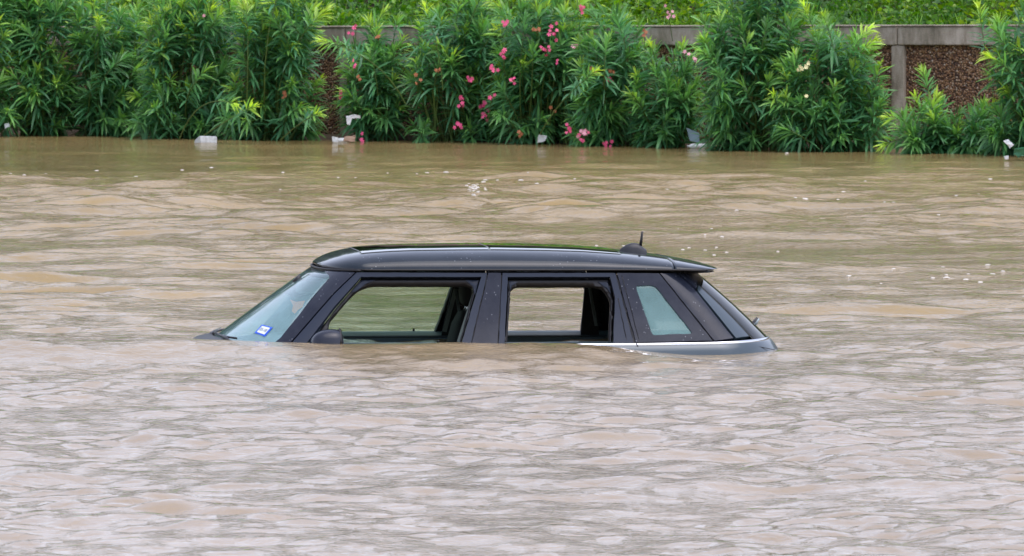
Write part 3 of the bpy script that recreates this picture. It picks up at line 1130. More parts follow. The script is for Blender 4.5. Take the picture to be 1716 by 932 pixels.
def w2l(P):
    x, y = P[0] - CARX, P[1] - CARY
    return np.array([x * cy_ + y * sy_, -x * sy_ + y * cy_, P[2]])


def atc(px, py, yl=0.0):                  # car-local point on the ray at local y = yl
    rr = ray(px, py)
    rx, ry = rr[0] * cy_ + rr[1] * sy_, -rr[0] * sy_ + rr[1] * cy_
    o_ = w2l(np.array([0, 0, CAM_H]))
    t_ = (yl - o_[1]) / ry
    return np.array([o_[0] + rx * t_, yl, o_[2] + rr[2] * t_])


ZB, ZG = .050, .432


def interp(x, xs, ys):
    return np.interp(x, xs, ys)


pf = [atc(365, 563), atc(525, 440)]
pr = [atc(1172, 468), atc(1279, 566)]
XF0, XF1 = pf[0][0] + (ZB - pf[0][2]) * (pf[1][0] - pf[0][0]) / (pf[1][2] - pf[0][2]), pf[1][0]
XR0 = pr[1][0]
XR1 = pr[0][0] - .075


def gh(u, v, side=-1, off=0.0):
    """greenhouse surface: u 0..1 nose curve, 1..2 flank, 2..3 tail curve; v 0 belt .. 1 gutter. car-local"""
    u = np.asarray(u, float)
    v = np.asarray(v, float)
    u, v = np.broadcast_arrays(u, v)
    z = ZB + v * (ZG - ZB)
    W = .772 - .160 * np.clip(v, -1, 2) - .03 * (v - .0) * (v - 1) * -1
    xf = XF0 + (XF1 - XF0) * v + .03 * (v - 0) * (v - 1)
    xr = XR0 + (XR1 - XR0) * v - .06 * v * (v - 1)
    Lf = .50 - .27 * v
    Lr = .34 - .10 * v
    uf = np.clip(u, 0, 1) * np.pi / 2
    ur = np.clip(3 - u, 0, 1) * np.pi / 2
    a = np.where(u <= 1, xf + Lf * (1 - np.cos(uf)), 0)
    c_ = np.where(u >= 2, xr - Lr * (1 - np.cos(ur)), 0)
    b_ = (xf + Lf) + np.clip(u - 1, 0, 1) * (xr - Lr - xf - Lf)
    x = np.where(u < 1, a, np.where(u > 2, c_, b_))
    t_ = np.where(u < 1, np.sin(uf) ** .8, np.where(u > 2, np.sin(ur) ** .75, 1.0))
    xm = (x + .1) / 1.3
    y = W * t_ * (1 - .035 * np.clip(np.abs(xm), 0, 1.4) ** 2.5)
    P = np.stack([x, side * y, z], -1)
    if np.any(off):
        e = 1e-3
        # slope normal by finite differences
        du = gh(np.clip(u + e, 0, 3), v, side) - gh(np.clip(u - e, 0, 3), v, side)
        dv = gh(u, v + e, side) - gh(u, v - e, side)
        nn = np.cross(du, dv)
        nn /= np.linalg.norm(nn, axis=-1, keepdims=True) + 1e-12
        if side > 0: nn = -nn
        P = P + nn * off
    return P


ug = np.linspace(.12, 2.97, 1500)
vg = np.linspace(-.25, 1.08, 420)
UG, VG = np.meshgrid(ug, vg)
PG = project(l2w(gh(UG, VG)))
_e = gh(np.array([1.5]), np.array([.5]), -1, .01) - gh(np.array([1.5]), np.array([.5]), -1)
assert _e[0, 1] < 0, 'normal sign'


def uv(px, py):
    d = (PG[..., 0] - px) ** 2 + (PG[..., 1] - py) ** 2
    i = np.unravel_index(np.argmin(d), d.shape)
    return (float(UG[i]), float(VG[i]))


def pip(pt, poly):
    x, y = pt
    c = False
    j = len(poly) - 1
    for i in range(len(poly)):
        xi, yi = poly[i]
        xj, yj = poly[j]
        if (yi > y) != (yj > y) and x < (xj - xi) * (y - yi) / (yj - yi) + xi:
            c = not c
        j = i
    return c


def rounded(poly, rads):
    """round the corners of a pixel polygon"""
    out = []
    n = len(poly)
    for i in range(n):
        p0, p1, p2 = Vector(poly[i - 1]), Vector(poly[i]), Vector(poly[(i + 1) % n])
        rad = rads[i] if hasattr(rads, '__len__') else rads
        if rad <= 0:
            out.append(tuple(p1))
            continue
        a = p1 + (p0 - p1).normalized() * min(rad, (p0 - p1).length * .45)
        b_ = p1 + (p2 - p1).normalized() * min(rad, (p2 - p1).length * .45)
        for k in range(7):
            t_ = k / 6
            out.append(tuple(a * (1 - t_) ** 2 + p1 * 2 * t_ * (1 - t_) + b_ * t_ ** 2))
    return out


def densify(poly, step):
    out = []
    for i in range(len(poly)):
        a, b_ = Vector(poly[i]), Vector(poly[(i + 1) % len(poly)])
        k = max(1, int((b_ - a).length / step))
        for j in range(k):
            out.append(tuple(a + (b_ - a) * j / k))
    return out


def panel(name, outer, holes, m, side=-1, off=0.0, thick=.02, parent=None, bevel=.003):
    """pixel polygons -> curved panel on the greenhouse skin, of the given thickness"""
    loops = [[uv(*q) for q in densify(lp, 9)] for lp in [outer] + list(holes)]
    verts, edges = [], []
    for lp in loops:
        i = len(verts)
        verts += [Vector((a * 3, b_)) for a, b_ in lp]
        edges += [(i + k, i + (k + 1) % len(lp)) for k in range(len(lp))]
    a = np.array([tuple(v) for v in verts])
    (x0, y0), (x1, y1) = a.min(0), a.max(0)
    sc = [[(q[0] * 3, q[1]) for q in lp] for lp in loops]
    for x in np.arange(x0, x1, .07):
        for y in np.arange(y0, y1, .07):
            q = (x + .013, y + .011)
            if pip(q, sc[0]) and not any(pip(q, h) for h in sc[1:]):
                verts.append(Vector(q))
    vo, eo, fo, *_ = delaunay_2d_cdt(verts, edges, [], 0, 1e-6)
    vo = [tuple(v) for v in vo]
    F = []
    for f in fo:
        c = (sum(vo[i][0] for i in f) / len(f), sum(vo[i][1] for i in f) / len(f))
        if pip(c, sc[0]) and not any(pip(c, h) for h in sc[1:]):
            F.append(tuple(f) if side < 0 else tuple(reversed(f)))
    va = np.array(vo)
    P = gh(va[:, 0] / 3, va[:, 1], side, off)
    o = mesh_obj(name, P, F, m, parent or car)
    # orient outward
    me = o.data
    ys = sum(pl.normal.y * side * pl.area for pl in me.polygons)
    if ys < 0:
        me.flip_normals()
    used = set(i for f in F for i in f)
    solidify(o, thick, -1, bevel)
    md = o.modifiers.new('flat', 'WEIGHTED_NORMAL')
    md.keep_sharp = True
    return o


B = 600   # pixel row safely below the water line
fd_out = [(478, 588), (494, 569), (560, 493), (598, 456.5), (816.5, 457.5), (786, 588)]
fd_in = [(503, 588), (520, 567), (560, 514), (605, 464), (806.5, 464), (770, 588)]
fd_trim = rounded([(516, 588), (551, 548), (551, 533), (606, 475), (797, 475), (766, 588)], [0, 3, 6, 26, 16, 0])
bp = [(818.5, 457.5), (840, 457.5), (833, 588), (788, 588)]
rd_out = [(842, 457.5), (1031, 457.5), (1065, 588), (835, 588)]
rd_in = [(851, 464), (1022, 464), (1031, 498), (1027, 588), (845, 588)]
rd_trim = rounded([(857, 476), (1010, 476), (1024, 500), (1020, 588), (850, 588)], [14, 22, 8, 0, 0])
qp_out = [(1034, 457.5), (1104, 458), (1194, 571), (1066, 574)]
qp_in = rounded([(1065, 479), (1097, 478), (1161, 559), (1093, 562)], [5, 9, 5, 6])
hs = [(1106.5, 458), (1134, 458), (1165, 487), (1229, 567), (1197, 571)]
fin = [(1137, 458), (1167, 458), (1166, 485)]
strip = [(1168, 487), (1170, 474), (1244, 546), (1262, 563), (1233, 567)]
ap_out = [(443, 588), (470, 566), (552, 466), (545, 455), (528, 446), (575, 454.5), (595, 456.5), (557, 493), (491, 569), (475, 588)]

for side in (-1, 1):
    fd = panel('front_door', fd_out, [fd_in], M['frame'], side, .0, .030)
    panel('seal_reveal_shade', [(a, b_) for a, b_ in ((508, 588), (521, 568), (561, 514), (605.5, 464.5), (806, 464.5), (769, 588))], [fd_trim], M['black'], side, -.032, .035, fd, 0)  # seal and inner reveal in black, the reveal's shade put into the colour
    rd = panel('rear_door', rd_out, [rd_in], M['frame'], side, .0, .030)
    panel('seal_reveal_shade', [(851.5, 464.5), (1021.5, 464.5), (1030, 498), (1026, 588), (845.5, 588)], [rd_trim], M['black'], side, -.032, .035, rd, 0)
    # corners of the inner frame, coloured lighter than the ring as if lit
    panel('lit_corner_trim', [(608, 467), (630, 467), (612, 474), (597, 486), (588, 487)], [], M['frame'], side, -.026, .004, fd, 0)
    panel('lit_corner_trim', [(782, 467), (803, 467), (797, 492), (793, 478)], [], M['frame'], side, -.026, .004, fd, 0)
    panel('lit_corner_trim', [(853, 469), (869, 470), (859, 476), (856, 484)], [], M['frame'], side, -.026, .004, rd, 0)
    panel('lit_corner_trim', [(1003, 470), (1019, 470), (1025, 490), (1018, 481)], [], M['frame'], side, -.026, .004, rd, 0)
    panel('middle_pillar', bp, [], M['panel'], side, .003, .05)
    panel('rear_quarter_panel', qp_out, [qp_in], M['panel'], side, .001, .03)
    panel('quarter_window', qp_in, [], M['quarterglass'], side, -.004, .004, None, 0)
    tg = panel('tailgate_side', hs, [], M['panel'], side, .001, .03)
    panel('spoiler_fin', fin, [], M['panel'], side, .008, .03)
    panel('tailgate_panel', strip, [], M['paint'], side, .004, .02)
    panel('windshield_pillar', ap_out, [], M['panel'], side, .001, .035)
# black seams behind the panel gaps: a dark under-skin ring set 8 mm in
for side in (-1, 1):
    panel('seam_strip', [(486, 576), (596, 452), (600, 452), (603, 459), (498, 576)], [], M['black'], side, -.010, .02, None, 0)
    panel('seam_strip', [(811, 460), (822, 460), (797, 582), (780, 582)], [], M['black'], side, -.010, .02, None, 0)
    panel('seam_strip', [(836, 460), (846, 460), (841, 582), (829, 582)], [], M['black'], side, -.010, .02, None, 0)
    panel('seam_strip', [(1026, 460), (1042, 460), (1073, 582), (1056, 582)], [], M['black'], side, -.010, .02, None, 0)
    panel('seam_strip', [(1098, 460), (1142, 460), (1178, 496), (1160, 497), (1122, 468), (1204, 574), (1186, 572)], [], M['black'], side, -.012, .02, None, 0)

# door shut lines drawn as narrow grooves on the frames
def groove(pts, side, w_=.0022, off=.0012, m=None, name='shut_line', parent=None):
    q = [uv(*p_) for p_ in densify(pts + [pts[-1]], 10)[:-1]]
    P = gh(np.array([a for a, b_ in q]), np.array([b_ for a, b_ in q]), side, off)
    keep = [P[0]]
    for p_ in P[1:]:
        if np.linalg.norm(p_ - keep[-1]) > .01: keep.append(p_)
    return tube(name, keep, w_, m or M['black'], parent or car, 6)


for side in (-1, 1):
    groove([(1042, 462), (1072, 574)], side)
    groove([(1036, 500), (1050, 572)], side)

# windshield
e_b = uv(470, 566)
e_t = uv(551, 462)
vs_ = np.linspace(-.35, .985, 22)
V, F = [], []
nu = 40
for v in vs_:
    ue = np.interp(v, [-.35, e_b[1], e_t[1], 1.0], [e_b[0] * 1.0, e_b[0], e_t[0], e_t[0] * .97]) + .035
    for k in range(nu + 1):
        s = -1 + 2 * k / nu
        P = gh(np.array([abs(s) * ue]), np.array([v]), -1 if s < 0 else 1, -.004)[0]
        V.append(P)
for i in range(len(vs_) - 1):
    for k in range(nu):
        F.append((i * (nu + 1) + k, i * (nu + 1) + k + 1, (i + 1) * (nu + 1) + k + 1, (i + 1) * (nu + 1) + k))
ws = mesh_obj('windshield', V, F, M['windshield'], car)
# black border band along the top of the windshield
V, F = [], []
for j, v in enumerate((.90, .99)):
    for k in range(nu + 1):
        s = -1 + 2 * k / nu
        V.append(gh(np.array([abs(s) * (e_t[0])]), np.array([v + (.0 if j else .02 * (1 - abs(s)))]), -1 if s < 0 else 1, -.001)[0])
for k in range(nu):
    F.append((k, k + 1, nu + 2 + k, nu + 1 + k))
mesh_obj('shade_band', V, F, M['panel'], ws)
solidify(bpy.context.scene.objects[-1] if False else ws, .004, -1)

# rear window and tailgate back
e1 = uv(1250, 560)
e2 = uv(1170, 480)
V, F = [], []
vs_ = np.linspace(-.08, .98, 14)
for v in vs_:
    ue = 3 - np.interp(v, [0, 1], [e1[0], e2[0]])
    ue *= .98
    for k in range(nu + 1):
        s = -1 + 2 * k / nu
        V.append(gh(np.array([3 - abs(s) * ue]), np.array([v]), -1 if s < 0 else 1, .0)[0])
for i in range(len(vs_) - 1):
    for k in range(nu):
        F.append((i * (nu + 1) + k, i * (nu + 1) + k + 1, (i + 1) * (nu + 1) + k + 1, (i + 1) * (nu + 1) + k))
rw = mesh_obj('rear_window', V, F, M['rearglass'], car)
solidify(rw, .006, 1)

# ---- roof
prof_px = [(525, 440), (535, 434.5), (548, 428.5), (570, 421.5), (600, 416), (640, 413), (680, 411.3), (760, 410.2), (820, 410), (900, 411.3), (960, 413.2), (1040, 419.5), (1090, 425.5), (1120, 430), (1160, 437.5), (1183, 442.5), (1190, 445.5)]
pc = np.array([atc(a, b_, .05) for a, b_ in prof_px])
XRF, XRR = pc[0, 0], pc[-1, 0]


def zc(x): return np.interp(x, pc[:, 0], pc[:, 2])


def ze(x): return np.interp(x, [XRF, XRF + .12, XRF + .3, .0, .8, XRR - .02, XRR], [pc[0, 2] - .001, .442, .437, .434, .434, .432, pc[-1, 2] - .006])


def roof_halfw(x):
    a = np.clip((x - XRF) / .24, 0, 1)
    b_ = np.clip((XRR - x) / .10, 0, 1)
    xm = (x + .1) / 1.3
    return .620 * (1 - (1 - a) ** 2) ** (1 / 2.5) * (1 - (1 - b_) ** 2.2) ** (1 / 3.2) * (1 - .035 * np.clip(np.abs(xm), 0, 1.4) ** 2.5)


ns_, nt_ = 120, 64
ss = (1 - np.cos(np.linspace(0, np.pi, ns_))) / 2
ss = .5 * ss + .5 * np.linspace(0, 1, ns_)
xs = XRF + (XRR - XRF) * np.clip(ss, .0006, .9994)
th = np.linspace(-np.pi / 2, np.pi / 2, nt_)
tt = np.sign(th) * np.abs(np.sin(th)) ** (2 / 4.2)
hh_ = np.abs(np.cos(th)) ** (2 / 2.0)
# extra smoothing of the profile
xs_f = np.linspace(XRF, XRR, 400)
zz = zc(xs_f)
for _ in range(30):
    zz[1:-1] = (zz[:-2] + zz[1:-1] * 2 + zz[2:]) / 4


def zcs(x): return np.interp(x, xs_f, zz)


def roof_pt(x, t_, off=0):
    h_ = (1 - abs(t_) ** 4.2) ** .5
    wv = float(roof_halfw(np.array(x)))
    e_ = float(ze(x))
    return np.array([x, t_ * wv, e_ + (float(zcs(x)) - e_) * h_ + off])


def roof_grid(x0, x1, y_lim=None, off=0.0, nx=60, ny=40):
    V = []
    for x in np.linspace(x0, x1, nx):
        for k in range(ny):
            s = -1 + 2 * k / (ny - 1)
            wv = float(roof_halfw(np.array(x)))
            V.append(roof_pt(x, s * y_lim / wv, off))
    F = [(i * ny + k, (i + 1) * ny + k, (i + 1) * ny + k + 1, i * ny + k + 1) for i in range(nx - 1) for k in range(ny - 1)]
    return V, F


Hw = roof_halfw(xs)
X2 = np.repeat(xs[:, None], nt_, 1)
Y2 = Hw[:, None] * tt[None]
Z2 = ze(xs)[:, None] + (zcs(xs) - ze(xs))[:, None] * hh_[None]
V = np.stack([X2, Y2, Z2], -1).reshape(-1, 3)
I = np.arange(ns_ * nt_).reshape(ns_, nt_)
sp_i = int(np.argmin(np.abs(xs - atc(1126, 440, -.5)[0])))


def grid_faces(i0, i1):
    J = I[i0:i1]
    return np.stack([J[:-1, :-1], J[1:, :-1], J[1:, 1:], J[:-1, 1:]], -1).reshape(-1, 4)


roof = fast_mesh('roof', V, [grid_faces(0, sp_i + 1)], M['roof'], car)
solidify(roof, .018, -1)
Vs = V.copy()
Vs[:, 2] += .0015
Vs[I[sp_i], 0] += .006
spo = fast_mesh('spoiler', Vs, [grid_faces(sp_i, ns_)], M['roof'], car)
solidify(spo, .022, -1)
# underside lip of the spoiler
q0, q1 = atc(1166, 459, -.45), atc(1189, 449, -.35)
bm = bmesh.new()
nl = 16
rowv = []
for k in range(nl + 1):
    y = -.50 + 1.0 * k / nl
    xe = XRR - .025 - .04 * abs(y / .5) ** 3
    row = [(xe, y, pc[-1, 2] - .016), (xe - .10, y, .408), (xe - .16, y, .400), (xe - .16, y, .425), (xe - .02, y, .432 - .008)]
    rowv.append([bm.verts.new(c) for c in row])
for k in range(nl):
    for j in range(5):
        bm.faces.new((rowv[k][j], rowv[k][(j + 1) % 5], rowv[k + 1][(j + 1) % 5], rowv[k + 1][j]))
bm.faces.new(rowv[0]); bm.faces.new(rowv[-1][::-1])
bmesh.ops.recalc_face_normals(bm, faces=bm.faces)
bm_obj('spoiler_lip', bm, M['plastic'], spo, True)

# sunroof: two glass panels in a pale seal
sx0, sx1, sx2 = atc(603, 420, -.3)[0], atc(817, 415, -.3)[0], atc(1035, 420, -.3)[0]
for a, b_ in ((sx0, sx1 - .006), (sx1 + .006, sx2)):
    V, F = roof_grid(a - .006, b_ + .006, .428, .0012)
    s_ = mesh_obj('sunroof', V, F, M['seam'], roof)
    V, F = roof_grid(a, b_, .418, .0035)
    g_ = mesh_obj('sunroof_glass', V, F, M['roofglass'], s_)
# gutter seal along the roof edge
pts = [roof_pt(x, -.999) for x in np.linspace(XRF + .02, XRR - .1, 60)]
for side in (-1, 1):
    tube('roof_seal', [(p_[0], p_[1] * -side * -1 * (-1 if side > 0 else 1) * (1), p_[2] - .004) if False else (p_[0], abs(p_[1]) * side * .996, p_[2] - .005) for p_ in pts], .0055, M['black'], car, 6)
# seam where roof meets windshield
pts = []
for k in range(41):
    s = -1 + 2 * k / 40
    pts.append(gh(np.array([abs(s) * .93]), np.array([1.0]), -1 if s < 0 else 1, .003)[0] + np.array([0, 0, .002]))
tube('header_seal', pts, .006, M['black'], car, 6)
# headliner
V, F = roof_grid(XRF + .12, XRR - .2, .52, -.045)
hl = mesh_obj('headliner', V, F, M['lining'], car)
solidify(hl, .01)

# antenna
fa, fb = atc(1037, 425, .0), atc(1083, 428, .0)
V, F = [], []
prof = []
L_ = fb[0] - fa[0]
nb_ = 16
for i in range(nb_ + 1):
    s = i / nb_
    x = fa[0] + L_ * s
    z0 = float(zcs(x)) - .006
    hz = .052 * (math.sin(min(1, s / .62) * math.pi / 2) ** .8) * (1 if s < .7 else (1 - (s - .7) / .3 * .55)) + .004
    wd = .030 * (math.sin(min(1, s / .5) * math.pi / 2)) * (1 if s < .8 else 1 - (s - .8) * 1.2) + .004
    for k in range(9):
        a = math.pi * k / 8
        V.append((x, -math.cos(a) * wd, z0 + hz * math.sin(a) ** .7))
for i in range(nb_):
    for k in range(8):
        F.append((i * 9 + k, i * 9 + k + 1, (i + 1) * 9 + k + 1, (i + 1) * 9 + k))
F.append(tuple(nb_ * 9 + k for k in range(9)))
an = mesh_obj('antenna', V, F, M['plastic'], car)
b0, b1 = atc(1073, 414, 0), atc(1076.5, 388, 0)
tube('mast', [tuple(b0), tuple((b0 * .5 + b1 * .5)), tuple(b1)], [.0085, .0072, .0055], M['black'], an, 10)

# ---- lower body: belt strip and flanks, hood
def body_ring(u, side, off, z):
    P = gh(np.array([u]), np.array([0.0]), side, 0)[0]
    nrm = gh(np.array([u]), np.array([0.0]), side, .01)[0] - P
    nrm[2] = 0
    nrm /= np.linalg.norm(nrm) + 1e-9
    return np.array([P[0] + nrm[0] * off, P[1] + nrm[1] * off, z])


us = np.concatenate([np.linspace(.93, 2, 26), np.linspace(2, 2.999, 22)[1:]])
full = [(-1, u) for u in us] + [(1, u) for u in us[::-1]]
levels = [(-.13, .030), (-.02, .047), (.004, .043), (.020, .030), (.036, .005), (.052, -.06), (.068, -.15), (.080, -.30), (.07, -.55)]
V, F = [], []


def beltz(x):
    return interp(x, [-1.2, .6, 1.0, 1.25, 1.5], [.0, .0, .004, .012, .018])


for s, u in full:
    for o_, z in levels:
        P = body_ring(u, s, o_, z)
        if u > 2.3:
            extra = .035 * smooth(.05, -.10, z) * smooth(2.3, 2.9, u)
            P[0] += float(extra)
        P[2] += float(beltz(P[0])) * (1 if z > -.2 else .3)
        V.append(P)
nl = len(levels)
for i in range(len(full) - 1):
    for k in range(nl - 1):
        F.append((i * nl + k, i * nl + k + 1, (i + 1) * nl + k + 1, (i + 1) * nl + k))
body = mesh_obj('body', V, F, M['paint'], car)
md = body.modifiers.new('sol', 'SOLIDIFY')
md.thickness = .008
# chrome belt line
for side in (-1, 1):
    V, F = [], []
    sec = [(.006, .048), (.0125, .046), (.015, .037), (.0135, .029), (.006, .026)]
    uu = np.concatenate([np.linspace(1.0, 2, 30), np.linspace(2, 2.80, 16)[1:]])
    for u in uu:
        for o_, z in sec:
            P = body_ring(u, side, o_, z)
            P[2] += float(beltz(P[0]))
            V.append(P)
    for i in range(len(uu) - 1):
        for k in range(4):
            F.append((i * 5 + k, i * 5 + k + 1, (i + 1) * 5 + k + 1, (i + 1) * 5 + k))
    ch = mesh_obj('chrome_strip', V, F, M['chrome'], car)
    for g in ((uv(1065, 574)[0]),):
        P0 = body_ring(g, side, .016, .052)
        P1 = body_ring(g + .012, side, .022, -.02)
        tube('shut_line', [P0, body_ring(g + .004, side, .0185, .03), body_ring(g + .008, side, .0245, .012), P1], .0028, M['black'], body, 6)
# tailgate shut line on the tail corner
P0 = body_ring(2.42, -1, .020, .03)
tube('shut_line', [body_ring(u, -1, .014 + .018 * k, .033 - .012 * k) for k, u in enumerate((2.30, 2.42, 2.52, 2.60))], .002, M['black'], body, 6)

# hood and cowl
hx0 = XF0
V, F = [], []
nh, nw_ = 18, 28
for i in range(nh + 1):
    s = i / nh
    for k in range(nw_ + 1):
        t_ = -1 + 2 * k / nw_
        wv = .74 - .06 * s
        x = hx0 + .26 * abs(t_) ** 2.4 + .03 - (1.05 - .30 * abs(t_) ** 3) * s
        z = .042 + .053 * math.sin(min(1, s / .10) * math.pi / 2) * (1 - abs(t_) ** 4) - .60 * s ** 1.15 - .06 * abs(t_) ** 4
        V.append((x, t_ * wv, z))
for i in range(nh):
    for k in range(nw_):
        F.append((i * (nw_ + 1) + k, i * (nw_ + 1) + k + 1, (i + 1) * (nw_ + 1) + k + 1, (i + 1) * (nw_ + 1) + k))
hood = mesh_obj('hood', V, F, M['blackgloss'], car)
solidify(hood, .01, 1)
# wipers resting at the base of the windshield
for y0, y1 in ((-.46, .05), (.10, .60)):
    pts = []
    for k in range(12):
        y = y0 + (y1 - y0) * k / 11
        t_ = abs(y) / .76
        x = hx0 + .5 * (1 - math.sqrt(max(0, 1 - t_ ** 2.5))) + .01
        pts.append((x - .004, y, .070 + .012 * k / 11))
    wp = tube('wiper', pts, .006, M['black'], car, 6)
    tube('wiper_arm', [(pts[0][0] - .03, pts[0][1] - .02, .045), (pts[2][0] - .018, pts[2][1], .07), (pts[6][0] - .010, pts[6][1], .080)], [.011, .009, .006], M['plastic'], wp, 6)
a0 = atc(352, 562, 0)
tube('washer_hose', [tuple(atc(360, 566, -.1)), tuple(atc(361, 553, -.1)), tuple(atc(370, 549, -.08))], .003, M['seam'], hood, 6)

# near and far door mirrors
for side in (-1, 1):
    c0 = atc(551, 579, -.93)
    V, F = [], []
    nn_, mm = 14, 16
    for i in range(nn_ + 1):
        a = math.pi * i / nn_
        for k in range(mm):
            b_ = 2 * math.pi * k / mm
            xx, yy, zz_ = -math.cos(a), math.sin(a) * math.cos(b_), math.sin(a) * math.sin(b_)
            sg = lambda q, e: math.copysign(abs(q) ** e, q)
            px_ = .100 * sg(xx, .8)
            if px_ > .06: px_ = .06 + (px_ - .06) * .45
            pz = .086 * sg(zz_, .8) * (1 + .12 * xx)
            V.append((c0[0] + px_, (c0[1] + .095 * sg(yy, .75)) * -side * 1 if side > 0 else c0[1] + .095 * sg(yy, .75), c0[2] + pz))
    for i in range(nn_):
        for k in range(mm):
            F.append((i * mm + k, i * mm + (k + 1) % mm, (i + 1) * mm + (k + 1) % mm, (i + 1) * mm + k))
    mi = mesh_obj('door_mirror', V, F, M['panel'], car)
    yb = -.78 * -side if side > 0 else -.78
    ring = []
    for k in range(17):
        b_ = 2 * math.pi * k / 16
        ring.append((c0[0] + .058, (abs(c0[1]) + .082 * math.cos(b_)) * side, c0[2] + .085 * math.sin(b_)))
    tube('mirror_rim', ring, .007, M['black'], mi, 6)
    tube('mirror_foot', [(c0[0] + .02, (abs(c0[1]) - .05) * side, c0[2] - .03), (c0[0] + .03, .75 * side, .0)], [.03, .035], M['plastic'], mi, 10)

# rear wiper
w0, w1 = atc(1254, 553, -.05), atc(1270, 534, -.05)
rwp = tube('rear_wiper', [tuple(atc(1252, 556, -.02)), tuple(atc(1258, 548, -.02)), tuple(atc(1262, 543, -.02)), tuple(atc(1270, 533, -.02))], [.020, .013, .012, .010], M['plastic'], car, 10)
rwp2 = tube('wiper_blade', [tuple(atc(1262, 546, -.03)), tuple(atc(1268, 541, -.03)), tuple(atc(1272, 534, -.03))], [.008, .008, .005], M['mirror'], rwp, 8)
tube('wiper_hub', [tuple(atc(1251, 558, -.02)), tuple(atc(1262, 560, -.02)), tuple(atc(1271, 562, -.02))], [.022, .020, .010], M['plastic'], rwp, 10)

# ---- interior
def trim_band(u0, u1, side):
    V, F = [], []
    sec = [(-.012, .052), (-.06, .054), (-.10, .046), (-.125, .018), (-.13, -.25)]
    uu = np.linspace(u0, u1, 20)
    for u in uu:
        for o_, z in sec:
            V.append(body_ring(u, side, o_, z))
    for i in range(19):
        for k in range(4):
            F.append((i * 5 + k, i * 5 + k + 1, (i + 1) * 5 + k + 1, (i + 1) * 5 + k))
    return mesh_obj('door_trim', V, F, M['trim'], car)


uB = uv(810, 560)[0]
for side in (-1, 1):
    for a, b_ in ((.75, uB - .01), (uB + .01, 1.93)):
        dt = trim_band(a, b_, side)
        P = body_ring(b_ - .10, side, -.05, .053)
        tube('lock_knob', [P, P + np.array([0, 0, .014])], .006, M['black'], dt, 8)
# far front window glass is up
panel('window_glass', [(a, b_) for a, b_ in ((503, 588), (520, 567), (560, 514), (605, 464), (806.5, 464), (770, 588))], [], M['greenglass'], 1, -.014, .004, None, 0)

# seats
def seat(x, y, w_, name='seat', lean=.22, head=True, top=.22):
    V, F = [], []
    rows_ = 9
    n = 16
    for i in range(rows_ + 1):
        s = i / rows_
        z = -.45 + (top + .45) * s
        xc = x + lean * (z - top)
        hw = w_ / 2 * (1 - .25 * s ** 4) * (1 if i < rows_ else .75)
        hd = (.065 - .02 * s) * (1 if i < rows_ else .6)
        for k in range(n):
            a = 2 * math.pi * k / n
            ca, sa = math.cos(a), math.sin(a)
            V.append((xc + hd * math.copysign(abs(ca) ** .6, ca), y + hw * math.copysign(abs(sa) ** .5, sa), z))
    for i in range(rows_):
        for k in range(n):
            F.append((i * n + k, i * n + (k + 1) % n, (i + 1) * n + (k + 1) % n, (i + 1) * n + k))
    F.append(tuple(rows_ * n + k for k in range(n)))
    o = mesh_obj(name, V, F, M['darkcloth'], car)
    if head:
        bm = bmesh.new()
        bmesh.ops.create_uvsphere(bm, u_segments=18, v_segments=12, radius=1)
        for v in bm.verts:
            c = v.co
            sg = lambda q, e: math.copysign(abs(q) ** e, q)
            v.co = Vector((x + lean * .12 + .055 * sg(c.x, .7), y + .14 * sg(c.y, .6), top + .105 + .085 * sg(c.z, .7)))
        bm_obj('headrest', bm, M['darkcloth'], o, True)
        for dy in (-.05, .05):
            tube('post', [(x, y + dy, top - .02), (x + lean * .1, y + dy, top + .06)], .006, M['chrome'], o, 6)
    return o


xs1 = atc(790, 520, -.35)[0]
seat(xs1 + .03, -.35, .46, top=.18)
seat(xs1 + .03, .35, .46, top=.18)
xs2 = atc(1045, 520, -.3)[0]
for y in (-.36, .36):
    seat(xs2 + .12, y, .50, 'rear_seat', .3, True, .08)
# seat belts
def ribbon(name, a, b_, w_, m, parent=None):
    a, b_ = Vector(a), Vector(b_)
    d = (b_ - a).normalized()
    s = Vector((1, 0, 0)) - d * d.x
    s.normalize()
    nrm = d.cross(s).normalized() * .0015
    bm = bmesh.new()
    v = [bm.verts.new(q) for q in (a - s * w_ / 2 - nrm, a + s * w_ / 2 - nrm, b_ + s * w_ / 2 - nrm, b_ - s * w_ / 2 - nrm, a - s * w_ / 2 + nrm, a + s * w_ / 2 + nrm, b_ + s * w_ / 2 + nrm, b_ - s * w_ / 2 + nrm)]
    for f in ((0, 1, 2, 3), (7, 6, 5, 4), (0, 4, 5, 1), (1, 5, 6, 2), (2, 6, 7, 3), (3, 7, 4, 0)):
        bm.faces.new([v[i] for i in f])
    return bm_obj(name, bm, m, parent or car)


ribbon('seat_belt', atc(764, 484, .52), atc(745, 556, .58), .022, M['belt'])
ribbon('seat_belt', atc(763, 484, .50), atc(772, 536, .34), .016, M['belt'])
ribbon('seat_belt', atc(797, 490, -.52), atc(770, 574, -.58), .03, M['belt'])
ribbon('seat_belt', atc(988, 480, .50), atc(999, 546, .34), .016, M['belt'])
# far pillar inner covers
for (t0, t1, b0_, b1_) in (((760), (778), (736), (760)), ((980), (1000), (971), (1003))):
    V = [atc(t0, 470, .575), atc(t1, 470, .575), atc(b1_, 575, .70), atc(b0_, 575, .70)]
    ins = [p_ + np.array([0.0, -.03, 0]) for p_ in V]
    mesh_obj('pillar_cover', V + ins, [(0, 1, 2, 3), (7, 6, 5, 4), (0, 4, 5, 1), (1, 5, 6, 2), (2, 6, 7, 3), (3, 7, 4, 0)], M['darkcloth'], car, False)
# luggage area behind the rear seat
bm = bmesh.new()
box_bm(bm, (xs2 + .42, 0, -.08), (.5, 1.2, .06), 0, .01)
bm_obj('parcel_shelf', bm, M['darkcloth'], car)
